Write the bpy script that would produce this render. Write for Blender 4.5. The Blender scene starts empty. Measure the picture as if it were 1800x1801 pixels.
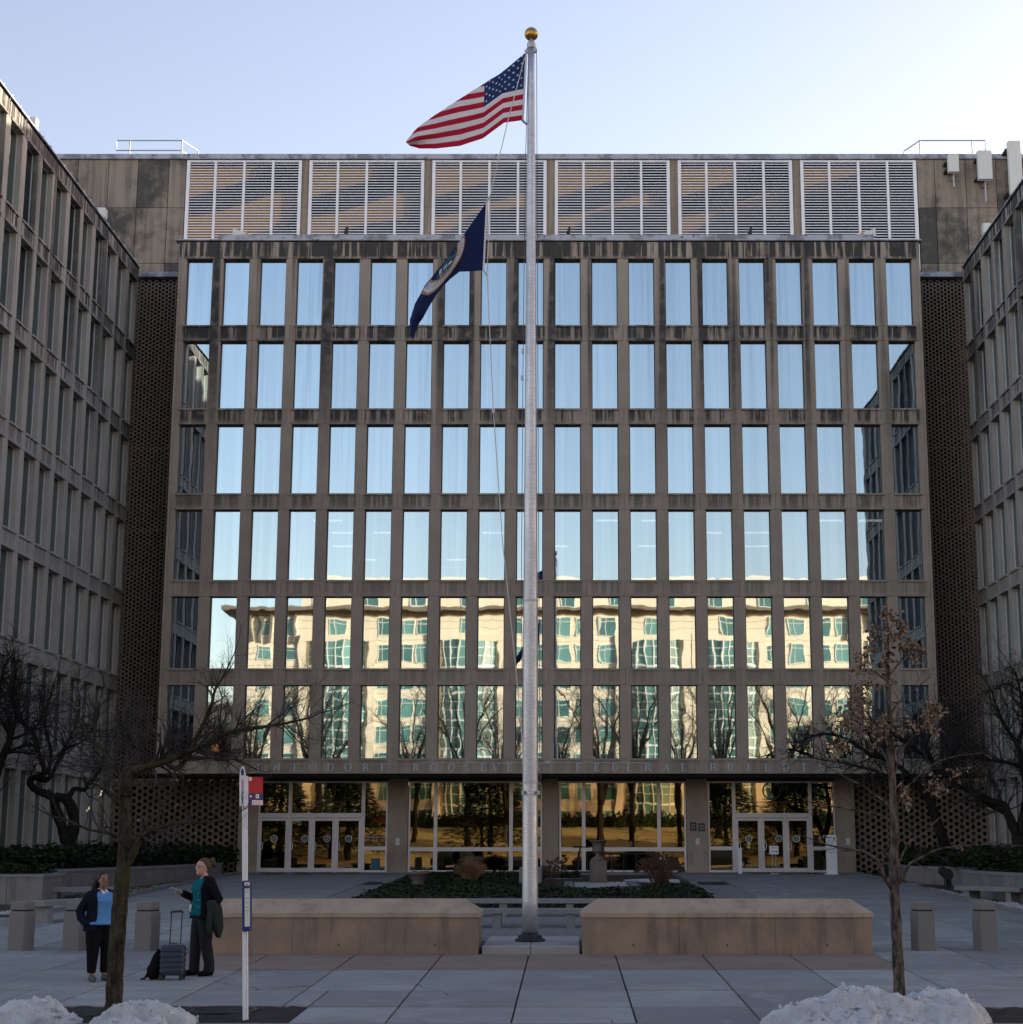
import bpy, math, random
from math import sin, cos, pi, radians, sqrt, atan2, exp
from mathutils import Vector, Matrix, noise
random.seed(11)
S = bpy.context.scene
COL = S.collection

# ------------------------------------------------------------------ camera, sky, sun, exposure
cam_d = bpy.data.cameras.new('camera')
cam = bpy.data.objects.new('camera', cam_d); COL.objects.link(cam)
cam.location = (0, 0, 2.83)
cam.rotation_euler = (radians(90 + 10.993), 0, 0)
cam_d.sensor_width = 36; cam_d.lens = 58.98; cam_d.shift_x = -0.055
cam_d.clip_start = 0.1; cam_d.clip_end = 3000
S.camera = cam

SUN_EL, SUN_AZ = radians(11.8), radians(55.0)       # azimuth from +Y towards +X
world = bpy.data.worlds.new('World'); S.world = world
world.use_nodes = True
wn = world.node_tree.nodes; wl = world.node_tree.links
bg = wn['Background']
sky = wn.new('ShaderNodeTexSky'); sky.sky_type = 'NISHITA'; sky.sun_disc = False
sky.sun_elevation = SUN_EL; sky.sun_rotation = SUN_AZ
sky.air_density = 1.0; sky.dust_density = 0.8; sky.ozone_density = 1.0
wb = wn.new('ShaderNodeMix'); wb.data_type = 'RGBA'; wb.blend_type = 'MULTIPLY'; wb.inputs[0].default_value = 1.0   # camera white balance
wb.inputs[7].default_value = (1.33, 1.05, 1.0, 1)
wl.new(sky.outputs[0], wb.inputs[6]); wl.new(wb.outputs[2], bg.inputs[0]); bg.inputs[1].default_value = 0.135
sun_d = bpy.data.lights.new('sun', 'SUN'); sun_d.energy = 5.0; sun_d.angle = radians(0.5)
sun_d.color = (1.0, 0.86, 0.66)
sun = bpy.data.objects.new('sun', sun_d); COL.objects.link(sun)
sdir = Vector((cos(SUN_EL)*sin(SUN_AZ), cos(SUN_EL)*cos(SUN_AZ), sin(SUN_EL)))
sun.rotation_euler = sdir.to_track_quat('Z', 'Y').to_euler()
S.view_settings.view_transform = 'Standard'; S.view_settings.look = 'None'
S.view_settings.gamma = 1; S.view_settings.use_curve_mapping = False
S.view_settings.exposure = 1.34

# ------------------------------------------------------------------ node material helper
class NM:
    def __init__(s, name):
        s.m = bpy.data.materials.new(name); s.m.use_nodes = True
        s.t = s.m.node_tree; s.b = s.t.nodes['Principled BSDF']
    def n(s, typ, **kw):
        o = s.t.nodes.new(typ)
        for k, v in kw.items():
            if k.startswith('i_'):
                k = k[2:]; k = int(k) if k.isdigit() else k.replace('_', ' ')
                if isinstance(v, bpy.types.NodeSocket): s.t.links.new(v, o.inputs[k])
                else: o.inputs[k].default_value = v
            else: setattr(o, k, v)
        return o
    def pos(s): return s.n('ShaderNodeNewGeometry').outputs['Position']
    def obj(s): return s.n('ShaderNodeTexCoord').outputs['Object']
    def rnd(s): return s.n('ShaderNodeObjectInfo').outputs['Random']
    def mul(s, v, sc):
        return s.n('ShaderNodeVectorMath', operation='MULTIPLY', i_0=v, i_1=sc).outputs[0]
    def noise(s, v, scale=1.0, detail=4, rough=.55):
        return s.n('ShaderNodeTexNoise', i_Vector=v, i_Scale=scale, i_Detail=detail, i_Roughness=rough).outputs['Fac']
    def math(s, op, a, b=0.0, c=None):
        o = s.n('ShaderNodeMath', operation=op, i_0=a, i_1=b)
        if c is not None:
            if isinstance(c, bpy.types.NodeSocket): s.t.links.new(c, o.inputs[2])
            else: o.inputs[2].default_value = c
        return o.outputs[0]
    def step(s, v, a, b, lo=0., hi=1.):
        return s.n('ShaderNodeMapRange', interpolation_type='SMOOTHSTEP', i_0=v, i_1=a, i_2=b, i_3=lo, i_4=hi).outputs[0]
    def mix(s, f, a, b):
        o = s.n('ShaderNodeMix', data_type='RGBA')
        for k, v in ((0, f), (6, a), (7, b)):
            if isinstance(v, bpy.types.NodeSocket): s.t.links.new(v, o.inputs[k])
            else: o.inputs[k].default_value = (v if k == 0 else tuple(v) + (1,) if len(v) == 3 else v)
        return o.outputs[2]
    def sep(s, v): return s.n('ShaderNodeSeparateXYZ', i_0=v).outputs
    def set(s, **kw):
        for k, v in kw.items():
            k = {'col': 'Base Color', 'rough': 'Roughness', 'metal': 'Metallic', 'spec': 'Specular IOR Level', 'ecol': 'Emission Color', 'estr': 'Emission Strength'}.get(k, k)
            if isinstance(v, bpy.types.NodeSocket): s.t.links.new(v, s.b.inputs[k])
            else: s.b.inputs[k].default_value = tuple(v) + (1,) if isinstance(v, tuple) and len(v) == 3 else v
    def bump(s, h, dist=.01, strength=1.0):
        o = s.n('ShaderNodeBump', i_Height=h, i_Distance=dist, i_Strength=strength)
        s.t.links.new(o.outputs[0], s.b.inputs['Normal'])

def plain(name, col, rough=.6, metal=0., var=.12, vs=3., bump=0., spec=.5):
    """A plain surface with a little tone variation and fine relief."""
    m = NM(name); p = m.pos()
    n = m.noise(p, vs, 5)
    lo = tuple(c*(1-var) for c in col); hi = tuple(min(1, c*(1+var)) for c in col)
    m.set(col=m.mix(n, lo, hi), rough=rough, metal=metal, spec=spec)
    if bump: m.bump(m.noise(p, vs*12, 3), bump)
    return m.m

M = {}
# ---- weathered precast concrete with dark rain streaks below copings and sills
def facade_mat(name, a, b, streak=1.0, axis=0, c0=-16.08, pitch=1.607, half=.36):
    m = NM(name); p = m.pos(); x, y, z = m.sep(p)
    base = m.mix(m.step(m.noise(p, .8, 6), .3, .7), a, b)
    base = m.mix(m.math('MULTIPLY', m.noise(p, 14, 3), .35), base, tuple(c*.72 for c in a))
    base = m.mix(m.rnd(), base, m.mix(.16, base, (.12, .10, .09)))
    fine = m.noise(m.mul(p, (5.5, 5.5, .22)), 1, 4, .6)
    broad = m.noise(m.mul(p, (1.3, 1.3, .035)), 1, 3, .5)
    hi = m.step(z, 9.0, 28.0, .03, 1.0)
    # piers: broad dark runs, strongest at the top
    pier = m.math('MULTIPLY', m.step(broad, .50, .61), m.step(z, 17.0, 25.0, .08, .92))
    # spandrels: streaks running down from each sill / from the coping
    ph = m.math('FRACT', m.math('DIVIDE', m.math('SUBTRACT', 24.64+37.22, z), 3.722))
    below = m.math('MULTIPLY', m.step(ph, .0, .02), m.step(ph, .10, .24, 1., 0.))
    top = m.step(z, 27.55, 27.9)
    bay = m.math('ABSOLUTE', m.math('SUBTRACT', m.math('FRACT', m.math('DIVIDE', m.math('SUBTRACT', (x, y)[axis], c0-pitch*60.5), pitch)), .5))
    below = m.math('MULTIPLY', below, m.step(m.math('ADD', bay, m.math('MULTIPLY', m.math('SUBTRACT', broad, .5), .3)), half-.03, half+.05, 1., .12))
    st = m.math('MULTIPLY', m.math('MAXIMUM', below, top), m.step(fine, .41, .53))
    st = m.math('MULTIPLY', st, m.math('ADD', m.math('MULTIPLY', hi, 1.0), .24))
    f = m.math('MULTIPLY', m.math('MAXIMUM', pier, st), streak)
    f = m.math('MULTIPLY', f, m.step(m.noise(p, 2.5, 4), .2, .55, .55, 1.))
    col = m.mix(m.math('MINIMUM', f, .93), base, (.035, .034, .038))
    wash = m.math('MULTIPLY', m.step(m.noise(m.mul(p, (2.2, 2.2, .12)), 1, 3), .62, .75), m.math('MULTIPLY', below, .35))
    col = m.mix(wash, col, (.42, .43, .45))
    m.set(col=col, rough=.86, spec=.25)
    m.bump(m.math('ADD', m.noise(p, 45, 3), m.math('MULTIPLY', m.noise(p, 3, 4), 1.5)), .006)
    return m.m
M['concrete'] = facade_mat('weathered_concrete', (.375, .308, .250), (.435, .365, .302))
M['wing_concrete'] = facade_mat('wing_concrete', (.395, .362, .330), (.455, .418, .382), .85, 1, 56.04, 1.804)
M['pier_tan'] = facade_mat('tan_concrete', (.33, .265, .205), (.39, .32, .25), .22)
# ---- penthouse panels: blotchy, each panel its own tone
m = NM('blotchy_concrete'); p = m.pos()
bl = m.noise(p, .55, 8, .68)
edge = m.math('ADD', bl, m.math('MULTIPLY', m.math('SUBTRACT', m.rnd(), .5), .26))
c = m.mix(m.step(edge, .38, .62), (.085, .080, .074), (.315, .262, .212))
c = m.mix(m.math('MULTIPLY', m.step(m.noise(m.mul(p, (4, 4, .2)), 1, 4), .42, .66), .42), c, (.06, .058, .06))
m.set(col=c, rough=.9, spec=.2); m.bump(m.noise(p, 30, 4), .006); M['blotch'] = m.m
# ---- mirror-coated window glass: reflects the street, slightly wavy, streaked with dirt
def glass_mat(name, tint, dirt, wav=.00045, see=0., zdirt=True, rough=.012):
    m = NM(name); p = m.pos(); x, y, z = m.sep(p)
    run = m.step(m.noise(m.mul(p, (5, 5, .12)), 1, 4, .6), .48, .75)
    d = m.math('MULTIPLY', run, m.step(z, 8., 28., .03, .42)) if zdirt else m.math('MULTIPLY', run, .08)
    cur = m.step(m.noise(m.mul(p, (3.2, 3.2, .03)), 1, 3, .6), .35, .7, .95, 1.03)        # pale curtains behind the coating
    tone = m.math('MULTIPLY', cur, m.math('ADD', .95, m.math('MULTIPLY', m.rnd(), .09))) if zdirt else 1.0
    gc = m.n('ShaderNodeVectorMath', operation='SCALE', i_0=m.mix(d, tint, dirt)); 
    if zdirt: m.t.links.new(tone, gc.inputs[3])
    m.set(col=gc.outputs[0] if zdirt else m.mix(d, tint, dirt), metal=1., rough=rough)
    w = m.math('ADD', m.noise(p, .55, 1), m.math('MULTIPLY', m.noise(m.mul(p, (1, 1, .7)), 1.6, 1), .32))
    m.bump(w, wav*4.2)
    if see:
        tr = m.n('ShaderNodeBsdfTransparent'); mx = m.n('ShaderNodeMixShader', i_0=see, i_1=m.b.outputs[0], i_2=tr.outputs[0])
        m.t.links.new(mx.outputs[0], m.t.nodes['Material Output'].inputs[0])
    return m.m
M['glass'] = glass_mat('coated_glass', (.425, .53, .59), (.24, .315, .38))
M['glass_lit'] = glass_mat('coated_glass_clear', (.485, .59, .645), (.33, .40, .46), see=.16)
M['glass_wing'] = glass_mat('dark_green_glass', (.20, .28, .29), (.10, .14, .15), wav=.0004)
M['glass_leaf'] = glass_mat('bronze_glass_dark_reflection', (.105, .090, .062), (.08, .07, .05), wav=.00035, zdirt=False)  # door panes: bronze glass darkened to imitate deeper reflections
M['glass_door'] = glass_mat('bronze_glass', (.225, .19, .12), (.16, .14, .095), wav=.00035, zdirt=False)
# ---- further surfaces
M['frame_dark'] = plain('dark_anodised_frame', (.05, .052, .06), .4, .6)
M['frame_alu'] = plain('mill_aluminium', (.60, .58, .61), .42, .35, .06, 4)
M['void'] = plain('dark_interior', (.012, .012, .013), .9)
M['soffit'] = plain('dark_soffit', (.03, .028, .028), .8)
M['coping'] = None
m = NM('zinc_coping'); p = m.pos()
c = m.mix(m.step(m.noise(m.mul(p, (1, 1, 1)), 1.2, 6, .65), .45, .6), (.42, .44, .50), (.20, .205, .24))
c = m.mix(m.step(m.noise(m.mul(p, (3, 3, 1.2)), 1, 6, .7), .60, .68), c, (.05, .05, .06))
m.set(col=c, rough=.6, metal=.0); M['coping'] = m.m
M['louvre'] = plain('louvre_white_metal', (.88, .88, .92), .5, .0, .08)
M['screen'] = plain('screen_block', (.21, .165, .14), .9, 0, .2, 4, .004, .2)
M['granite_grey'] = plain('grey_granite', (.27, .255, .255), .8, 0, .22, 9, .003)
def stone_streaked(name, a, b, dark, sc=1.0):
    m = NM(name); p = m.pos()
    c = m.mix(m.step(m.noise(p, 1.4*sc, 6, .65), .35, .65), a, b)
    c = m.mix(m.math('MULTIPLY', m.step(m.noise(m.mul(p, (3, 3, .35)), sc, 5, .65), .48, .7), .6), c, dark)
    c = m.mix(m.math('MULTIPLY', m.step(m.noise(p, 60, 2), .55, .70), .5), c, tuple(min(1, v*1.6) for v in a))
    c = m.mix(m.math('MULTIPLY', m.step(m.noise(p, 75, 2), .60, .70), .6), c, dark)
    m.set(col=c, rough=.8, spec=.3); m.bump(m.noise(p, 40, 4), .005); return m.m
M['brown_granite'] = stone_streaked('brown_granite', (.285, .195, .142), (.205, .145, .112), (.085, .062, .050))
M['brown_cap'] = stone_streaked('brown_granite_cap', (.35, .265, .20), (.285, .215, .165), (.17, .12, .088))
M['planter'] = stone_streaked('planter_stone', (.185, .172, .172), (.145, .135, .137), (.075, .07, .073))
M['bench'] = plain('bench_granite', (.17, .167, .172), .8, 0, .2, 12, .003)
M['bollard'] = plain('bollard_granite', (.155, .145, .138), .85, 0, .25, 25, .004)
m = NM('pavement_concrete'); p = m.pos()
c = m.mix(m.step(m.noise(p, .7, 7, .6), .3, .7), (.225, .23, .228), (.30, .305, .30))
c = m.mix(m.math('MULTIPLY', m.rnd(), .75), c, (.14, .146, .152))
c = m.mix(m.step(m.noise(p, 5.5, 6, .7), .60, .68, 0, .55), c, (.12, .122, .125))
c = m.mix(m.step(m.noise(m.mul(p, (1, .6, 1)), .9, 7, .72), .54, .62, 0, .4), c, (.33, .335, .345))
c = m.mix(m.step(m.noise(m.mul(p, (.35, 1.2, 1)), 1.6, 6, .7), .56, .72, 0, .5), c, (.125, .125, .128))
c = m.mix(m.step(m.noise(p, 38, 2), .70, .78), c, (.34, .34, .35))
wv = m.n('ShaderNodeVectorMath', operation='ADD', i_0=p, i_1=m.mul(m.n('ShaderNodeTexNoise', i_Vector=p, i_Scale=1.1, i_Detail=5.).outputs['Color'], (.7, .7, 0))).outputs[0]
ck = m.n('ShaderNodeTexVoronoi', feature='DISTANCE_TO_EDGE', i_Vector=wv, i_Scale=.30).outputs['Distance']
c = m.mix(m.math('MULTIPLY', m.step(ck, .0015, .005, 1., 0.), m.step(m.noise(p, .35, 2), .52, .58)), c, (.05, .05, .052))
c = m.mix(m.step(m.n('ShaderNodeTexVoronoi', i_Vector=p, i_Scale=2.3).outputs['Distance'], .03, .045, .7, 0.), c, (.07, .07, .075))
c = m.mix(m.step(m.noise(p, 2.1, 3), .66, .75, 0, .35), c, (.19, .135, .09))
m.set(col=c, rough=.82, spec=.3); m.bump(m.noise(p, 70, 4), .004); M['paving'] = m.m
m = NM('tan_pavement'); p = m.pos()
c = m.mix(m.step(m.noise(p, 1.1, 7, .65), .3, .7), (.168, .128, .105), (.215, .168, .140))
m.set(col=m.mix(m.step(m.noise(p, 55, 2), .6, .7), c, (.24, .20, .17)), rough=.85, spec=.3); m.bump(m.noise(p, 70, 4), .004); M['paving_tan'] = m.m
M['joint'] = plain('joint_soil', (.022, .021, .020), .95)
M['asphalt'] = plain('asphalt', (.05, .05, .052), .85, 0, .2, 5, .004)
M['soil'] = plain('dark_soil', (.022, .019, .017), .95, 0, .4, 20, .02)
M['mulch'] = plain('brown_mulch', (.045, .034, .028), .95, 0, .4, 25, .02)
M['gravel'] = plain('pale_gravel', (.30, .31, .33), .8, 0, .35, 40)
M['cobble'] = plain('dark_cobble', (.15, .155, .175), .7, 0, .4, 8, .004)
M['bark'] = None
def bark(name, a, b, moss=None):
    m = NM(name); p = m.obj()
    r = m.noise(m.mul(p, (15, 15, 5)), 1, 7, .72)
    c = m.mix(m.step(r, .38, .62), a, b)
    if moss:
        c = m.mix(m.step(m.noise(p, 2.2, 5, .7), .50, .66, 0, .75), c, moss)
    m.set(col=c, rough=.95, spec=.05); m.bump(r, .02); return m.m
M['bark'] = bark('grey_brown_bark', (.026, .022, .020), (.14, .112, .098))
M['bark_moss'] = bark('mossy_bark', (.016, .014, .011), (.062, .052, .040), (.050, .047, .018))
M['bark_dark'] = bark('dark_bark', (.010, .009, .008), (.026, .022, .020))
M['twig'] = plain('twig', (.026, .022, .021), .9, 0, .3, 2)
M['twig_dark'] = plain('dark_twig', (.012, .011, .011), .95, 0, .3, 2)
m = NM('dry_oak_leaf'); p = m.pos()
c = m.mix(m.step(m.noise(p, 16, 2), .3, .7), (.055, .027, .020), (.30, .23, .165))
m.set(col=c, rough=.8, spec=.1); M['oak_leaf'] = m.m
m = NM('ivy_leaf'); p = m.pos()
c = m.mix(m.step(m.noise(p, 6, 4), .3, .7), (.010, .017, .008), (.030, .044, .018))
m.set(col=c, rough=.6, spec=.15); M['ivy'] = m.m
M['dry_grass'] = plain('dry_grass', (.24, .13, .07), .9, 0, .35, 6)
M['dead_flower'] = plain('dead_flower_head', (.10, .060, .045), .9, 0, .3, 8)
m = NM('snow'); p = m.pos()
d = m.step(m.noise(p, 1.5, 7, .62), .50, .72)
d2 = m.step(m.noise(p, 17, 5, .7), .56, .72)
c = m.mix(d, (.94, .95, .98), (.50, .48, .48)); c = m.mix(m.math('MULTIPLY', d2, .7), c, (.10, .095, .095))
m.set(col=c, rough=.7, spec=.3); m.bump(m.math('ADD', m.noise(p, 24, 6, .75), m.math('MULTIPLY', m.noise(p, 95, 3, .7), .7)), .07); M['snow'] = m.m
m = NM('brushed_aluminium'); p = m.pos()
r = m.noise(m.mul(p, (6, 6, 55)), 1, 4, .7); r2 = m.noise(m.mul(p, (3, 3, 1.1)), 1, 5)
m.set(col=m.mix(m.step(r, .3, .7), (.42, .42, .45), (.60, .60, .63)), metal=.75, rough=m.step(r2, .2, .8, .34, .58)); m.bump(r, .0012); M['pole'] = m.m
M['brass'] = plain('brass_gilt', (.44, .26, .075), .34, .9, .2, 8)
M['rope'] = plain('halyard_rope', (.50, .48, .45), .9)
M['rope_dark'] = plain('dark_halyard', (.10, .10, .11), .8)
M['iron'] = plain('black_iron', (.018, .018, .02), .5, .3)
M['black_plastic'] = plain('black_plastic', (.013, .013, .014), .5)
M['white_paint'] = plain('white_paint', (.72, .72, .75), .5, 0, .05)
M['pale_panel'] = plain('pale_panel', (.66, .66, .62), .5, 0, .05)
M['galv'] = plain('galvanised_steel', (.40, .42, .45), .45, .5, .15, 6)
M['sign_red'] = plain('sign_red', (.36, .008, .014), .45, 0, .05)
M['sign_blue'] = plain('sign_blue', (.012, .022, .13), .45, 0, .08)
M['ink_navy'] = plain('navy_ink', (.02, .03, .14), .6)
M['ink_red'] = plain('red_ink', (.45, .02, .03), .6)
M['paper'] = plain('paper', (.62, .66, .58), .8, 0, .06)
M['yellow'] = plain('yellow_sticker', (.70, .55, .02), .6)
M['teal_sign'] = plain('teal_sign', (.01, .10, .14), .5)
M['gold_text'] = plain('gold_lettering', (.16, .105, .03), .5, .3)
M['grey_text'] = plain('white_lettering', (.55, .57, .60), .7)
M['letter_metal'] = plain('letter_metal', (.46, .54, .58), .5, .1, .15, 12)
M['plaque'] = plain('dark_plaque', (.012, .014, .035), .4)

# ------------------------------------------------------------------ mesh and object helpers
class MB:
    """Collects shapes (world coordinates) for ONE mesh."""
    def __init__(s): s.v = []; s.f = []; s.m = []
    def add(s, vs, fs, mi=0):
        b = len(s.v); s.v.extend(vs); s.f.extend([tuple(i+b for i in f) for f in fs]); s.m.extend([mi]*len(fs))
    def box(s, x0, x1, y0, y1, z0, z1, mi=0):
        s.add([(x0,y0,z0),(x1,y0,z0),(x1,y1,z0),(x0,y1,z0),(x0,y0,z1),(x1,y0,z1),(x1,y1,z1),(x0,y1,z1)],
              [(3,2,1,0),(4,5,6,7),(0,1,5,4),(1,2,6,5),(2,3,7,6),(3,0,4,7)], mi)
    def bbox(s, x0, x1, y0, y1, z0, z1, b=.01, mi=0):
        """box with chamfered vertical and top edges"""
        r = [(x0+b,y0),(x1-b,y0),(x1,y0+b),(x1,y1-b),(x1-b,y1),(x0+b,y1),(x0,y1-b),(x0,y0+b)]
        cx, cy = (x0+x1)/2, (y0+y1)/2
        q = [(x + (b if x < cx else -b)*(1 if abs(x-cx) > 1e-9 else 0), y + (b if y < cy else -b)) for x, y in r]
        vs = [(x,y,z0) for x,y in r]+[(x,y,z1-b) for x,y in r]+[(x,y,z1) for x,y in q]
        fs = [tuple(reversed(range(8))), tuple(range(16,24))]
        for k in range(2):
            for i in range(8): fs.append((k*8+i, k*8+(i+1)%8, k*8+8+(i+1)%8, k*8+8+i))
        s.add(vs, fs, mi)
    def quad(s, a, b, c, d, mi=0): s.add([a,b,c,d], [(0,1,2,3)], mi)
    def prism(s, poly, y0, y1, mi=0):
        """polygon in (x,z), extruded along y; counter-clockwise seen from -y"""
        n = len(poly)
        s.add([(x,y0,z) for x,z in poly]+[(x,y1,z) for x,z in poly],
              [tuple(range(n)), tuple(reversed(range(n,2*n)))]+[(i,i+n,(i+1)%n+n,(i+1)%n) for i in range(n)], mi)
    def prismz(s, poly, z0, z1, mi=0):
        n = len(poly)
        s.add([(x,y,z0) for x,y in poly]+[(x,y,z1) for x,y in poly],
              [tuple(reversed(range(n))), tuple(range(n,2*n))]+[(i,(i+1)%n,(i+1)%n+n,i+n) for i in range(n)], mi)
    def lathe(s, cx, cy, prof, n=16, mi=0, sx=1., sy=1.):
        vs = []; fs = []
        for r, z in prof:
            for i in range(n):
                a = 2*pi*i/n; vs.append((cx+r*sx*cos(a), cy+r*sy*sin(a), z))
        for k in range(len(prof)-1):
            for i in range(n):
                fs.append((k*n+i, k*n+(i+1)%n, k*n+n+(i+1)%n, k*n+n+i))
        fs.append(tuple(reversed(range(n)))); fs.append(tuple(range((len(prof)-1)*n, len(prof)*n)))
        s.add(vs, fs, mi)
    def tube(s, pts, rad, n=6, mi=0, cap=True):
        """tube along points; rad a number or a list"""
        P = [Vector(p) for p in pts]; k = len(P)
        R = rad if isinstance(rad, (list, tuple)) else [rad]*k
        up = None; vs = []
        for i in range(k):
            t = (P[min(i+1,k-1)]-P[max(i-1,0)])
            if t.length < 1e-9: t = Vector((0,0,1))
            t.normalize()
            if up is None:
                up = Vector((0,0,1)).cross(t)
                if up.length < .1: up = Vector((1,0,0))
            up = (up - t*up.dot(t)); up.normalize(); w = t.cross(up)
            for j in range(n):
                a = 2*pi*j/n; q = P[i]+(up*cos(a)+w*sin(a))*R[i]; vs.append((q.x,q.y,q.z))
        fs = [(i*n+j, i*n+(j+1)%n, i*n+n+(j+1)%n, i*n+n+j) for i in range(k-1) for j in range(n)]
        if cap: fs += [tuple(reversed(range(n))), tuple(range((k-1)*n, k*n))]
        s.add(vs, fs, mi)
    def loft(s, rings, mi=0, cap=True):
        n = len(rings[0]); vs = [tuple(v) for r in rings for v in r]
        fs = [(i*n+j, i*n+(j+1)%n, i*n+n+(j+1)%n, i*n+n+j) for i in range(len(rings)-1) for j in range(n)]
        if cap: fs += [tuple(reversed(range(n))), tuple(range((len(rings)-1)*n, len(rings)*n))]
        s.add(vs, fs, mi)
    def mesh(s, name, mats, off=(0,0,0), smooth=False):
        me = bpy.data.meshes.new(name)
        me.from_pydata([(x-off[0], y-off[1], z-off[2]) for x,y,z in s.v], [], s.f)
        for mm in (mats if isinstance(mats, (list, tuple)) else [mats]): me.materials.append(mm)
        if any(s.m): me.polygons.foreach_set('material_index', s.m)
        if smooth: me.polygons.foreach_set('use_smooth', [True]*len(s.f))
        me.update(); return me
    def build(s, name, mats, parent=None, at=None, smooth=False):
        """link as one object; at = its world origin (default: the centre of its base)"""
        if at is None:
            xs = [v[0] for v in s.v]; ys = [v[1] for v in s.v]; zs = [v[2] for v in s.v]
            at = ((min(xs)+max(xs))/2, (min(ys)+max(ys))/2, min(zs))
        return put(name, s.mesh(name, mats, at, smooth), at, parent)

WL = {}
def put(name, data, at=(0,0,0), parent=None, rz=0.):
    o = bpy.data.objects.new(name, data); COL.objects.link(o)
    WL[o.name] = at
    if parent is not None:
        p = WL[parent.name]; o.parent = parent; o.location = (at[0]-p[0], at[1]-p[1], at[2]-p[2])
    else: o.location = at
    if rz: o.rotation_euler = (0, 0, rz)
    return o
def tag(o, label=None, cat=None, group=None, kind=None):
    if label: o['label'] = label
    if cat: o['category'] = cat
    if group: o['group'] = group
    if kind: o['kind'] = kind
    return o
def thing(name, label, cat, at=(0,0,0), group=None): return tag(put(name, None, at), label, cat, group)
def copy_tree(o, at, rz=0., parent=None):
    c = o.copy(); COL.objects.link(c); WL[c.name] = at
    if parent is not None: c.parent = parent
    else: c.location = at; c.rotation_euler = (0, 0, rz)
    for ch in list(o.children): copy_tree(ch, at, 0., c)
    return c
def one(name, mats, label=None, cat=None, parent=None, fn=None, kind=None, group=None, smooth=False, at=None):
    b = MB(); fn(b); return tag(b.build(name, mats, parent, at, smooth), label, cat, group, kind)
def gz(y): return .019*y                                   # the plaza rises gently to the doors
def text_mesh(body, size, mat, depth=.004, align='CENTER', shear=0.):
    cu = bpy.data.curves.new('lettering', 'FONT'); cu.body = body; cu.size = size; cu.align_x = align; cu.extrude = depth/2
    cu.resolution_u = 2; cu.shear = shear
    ob = bpy.data.objects.new('lettering', cu); me = bpy.data.meshes.new_from_object(ob)
    bpy.data.objects.remove(ob); bpy.data.curves.remove(cu)
    me.transform(Matrix.Rotation(pi/2, 4, 'X')); me.materials.clear(); me.materials.append(mat); me.name = 'lettering'; return me
def fb(x, y, z=0., o=4): return noise.fractal(Vector((x, y, z)), 1.0, 2.0, o)

# ------------------------------------------------------------------ ground, street, lawn, pavement
def strip(b, prof, x0, x1, mi=0, nx=1):
    for (ya, za), (yb, zb) in zip(prof, prof[1:]):
        for i in range(nx):
            a = x0+(x1-x0)*i/nx; c = x0+(x1-x0)*(i+1)/nx
            b.quad((a,ya,za), (c,ya,za), (c,yb,zb), (a,yb,zb), mi)
one('ground', M['joint'], fn=lambda b: strip(b, [(-900,4.0),(-60,4.0),(-42,3.9),(-8.2,-.05),(22.6,.12),(22.9,gz(22.9)-.035),(73,gz(73)-.035),(900,1.35)], -900, 900), kind='structure', at=(0,0,0))
one('street', M['asphalt'], fn=lambda b: strip(b, [(-7.9,.27),(7,.33),(22.62,.27)], -160, 160, 0, 4), kind='structure', at=(0,0,0))
m = NM('dry_winter_lawn'); p = m.pos()
c = m.mix(m.step(m.noise(p, .5, 6), .3, .7), (.44, .325, .15), (.54, .41, .21))
m.set(col=c, rough=.95, spec=.1); m.bump(m.noise(p, 30, 4), .03)
def lawn(b):
    nx, ny = 60, 24
    for j in range(ny+1):
        for i in range(nx+1):
            x = -70+150*i/nx; y = -9-32.6*j/ny
            z = .42+(-9-y)*.108+.10*fb(x*.08, y*.1); b.v.append((x, y, z))
    for j in range(ny):
        for i in range(nx):
            k = j*(nx+1)+i; b.f.append((k, k+nx+1, k+nx+2, k+1)); b.m.append(0)
one('lawn', m.m, fn=lawn, kind='structure', smooth=True, at=(0,0,0))
def kerb(b):
    for i in range(34):
        x = -34+2*i; b.box(x, x+1.985, 22.66, 22.93, .1, gz(22.93)+.004)
one('kerb', M['bench'], fn=kerb, kind='structure')
one('kerb', M['bench'], fn=lambda b: b.box(-80, 80, -8.9, -8.0, .1, .42), kind='structure')

pav = tag(put('pavement', None, (0, 22.95, gz(22.95))), kind='structure')
ROWS = [22.95, 24.78, 26.93, 30.21, 33.36, 36.6, 39.9, 43.3, 46.7, 50.2, 53.8, 57.5, 61.2, 65, 69, 73.1]
XJ = [-.75+1.662*k for k in range(-13, 14)]
PITS = [(-8.3, -3.7, 23.0, 24.9), (3.2, 9.2, 23.0, 24.75)]          # soil beds round the kerbside trees
def slab(b, x0, x1, y0, y1, g=.014):
    x0 += g; x1 -= g; y0 += .045; y1 -= .045; e = .006
    t0 = random.uniform(-.003, .003)
    z = lambda y: gz(y)+t0
    b.add([(x0,y0,z(y0)-.06),(x1,y0,z(y0)-.06),(x1,y1,z(y1)-.06),(x0,y1,z(y1)-.06),
           (x0,y0,z(y0)-e),(x1,y0,z(y0)-e),(x1,y1,z(y1)-e),(x0,y1,z(y1)-e),
           (x0+e,y0+e,z(y0)),(x1-e,y0+e,z(y0)),(x1-e,y1-e,z(y1)),(x0+e,y1-e,z(y1))],
          [(0,1,5,4),(1,2,6,5),(2,3,7,6),(3,0,4,7),(4,5,9,8),(5,6,10,9),(6,7,11,10),(7,4,8,11),(8,9,10,11)])
far = MB(); nsl = 0
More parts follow.
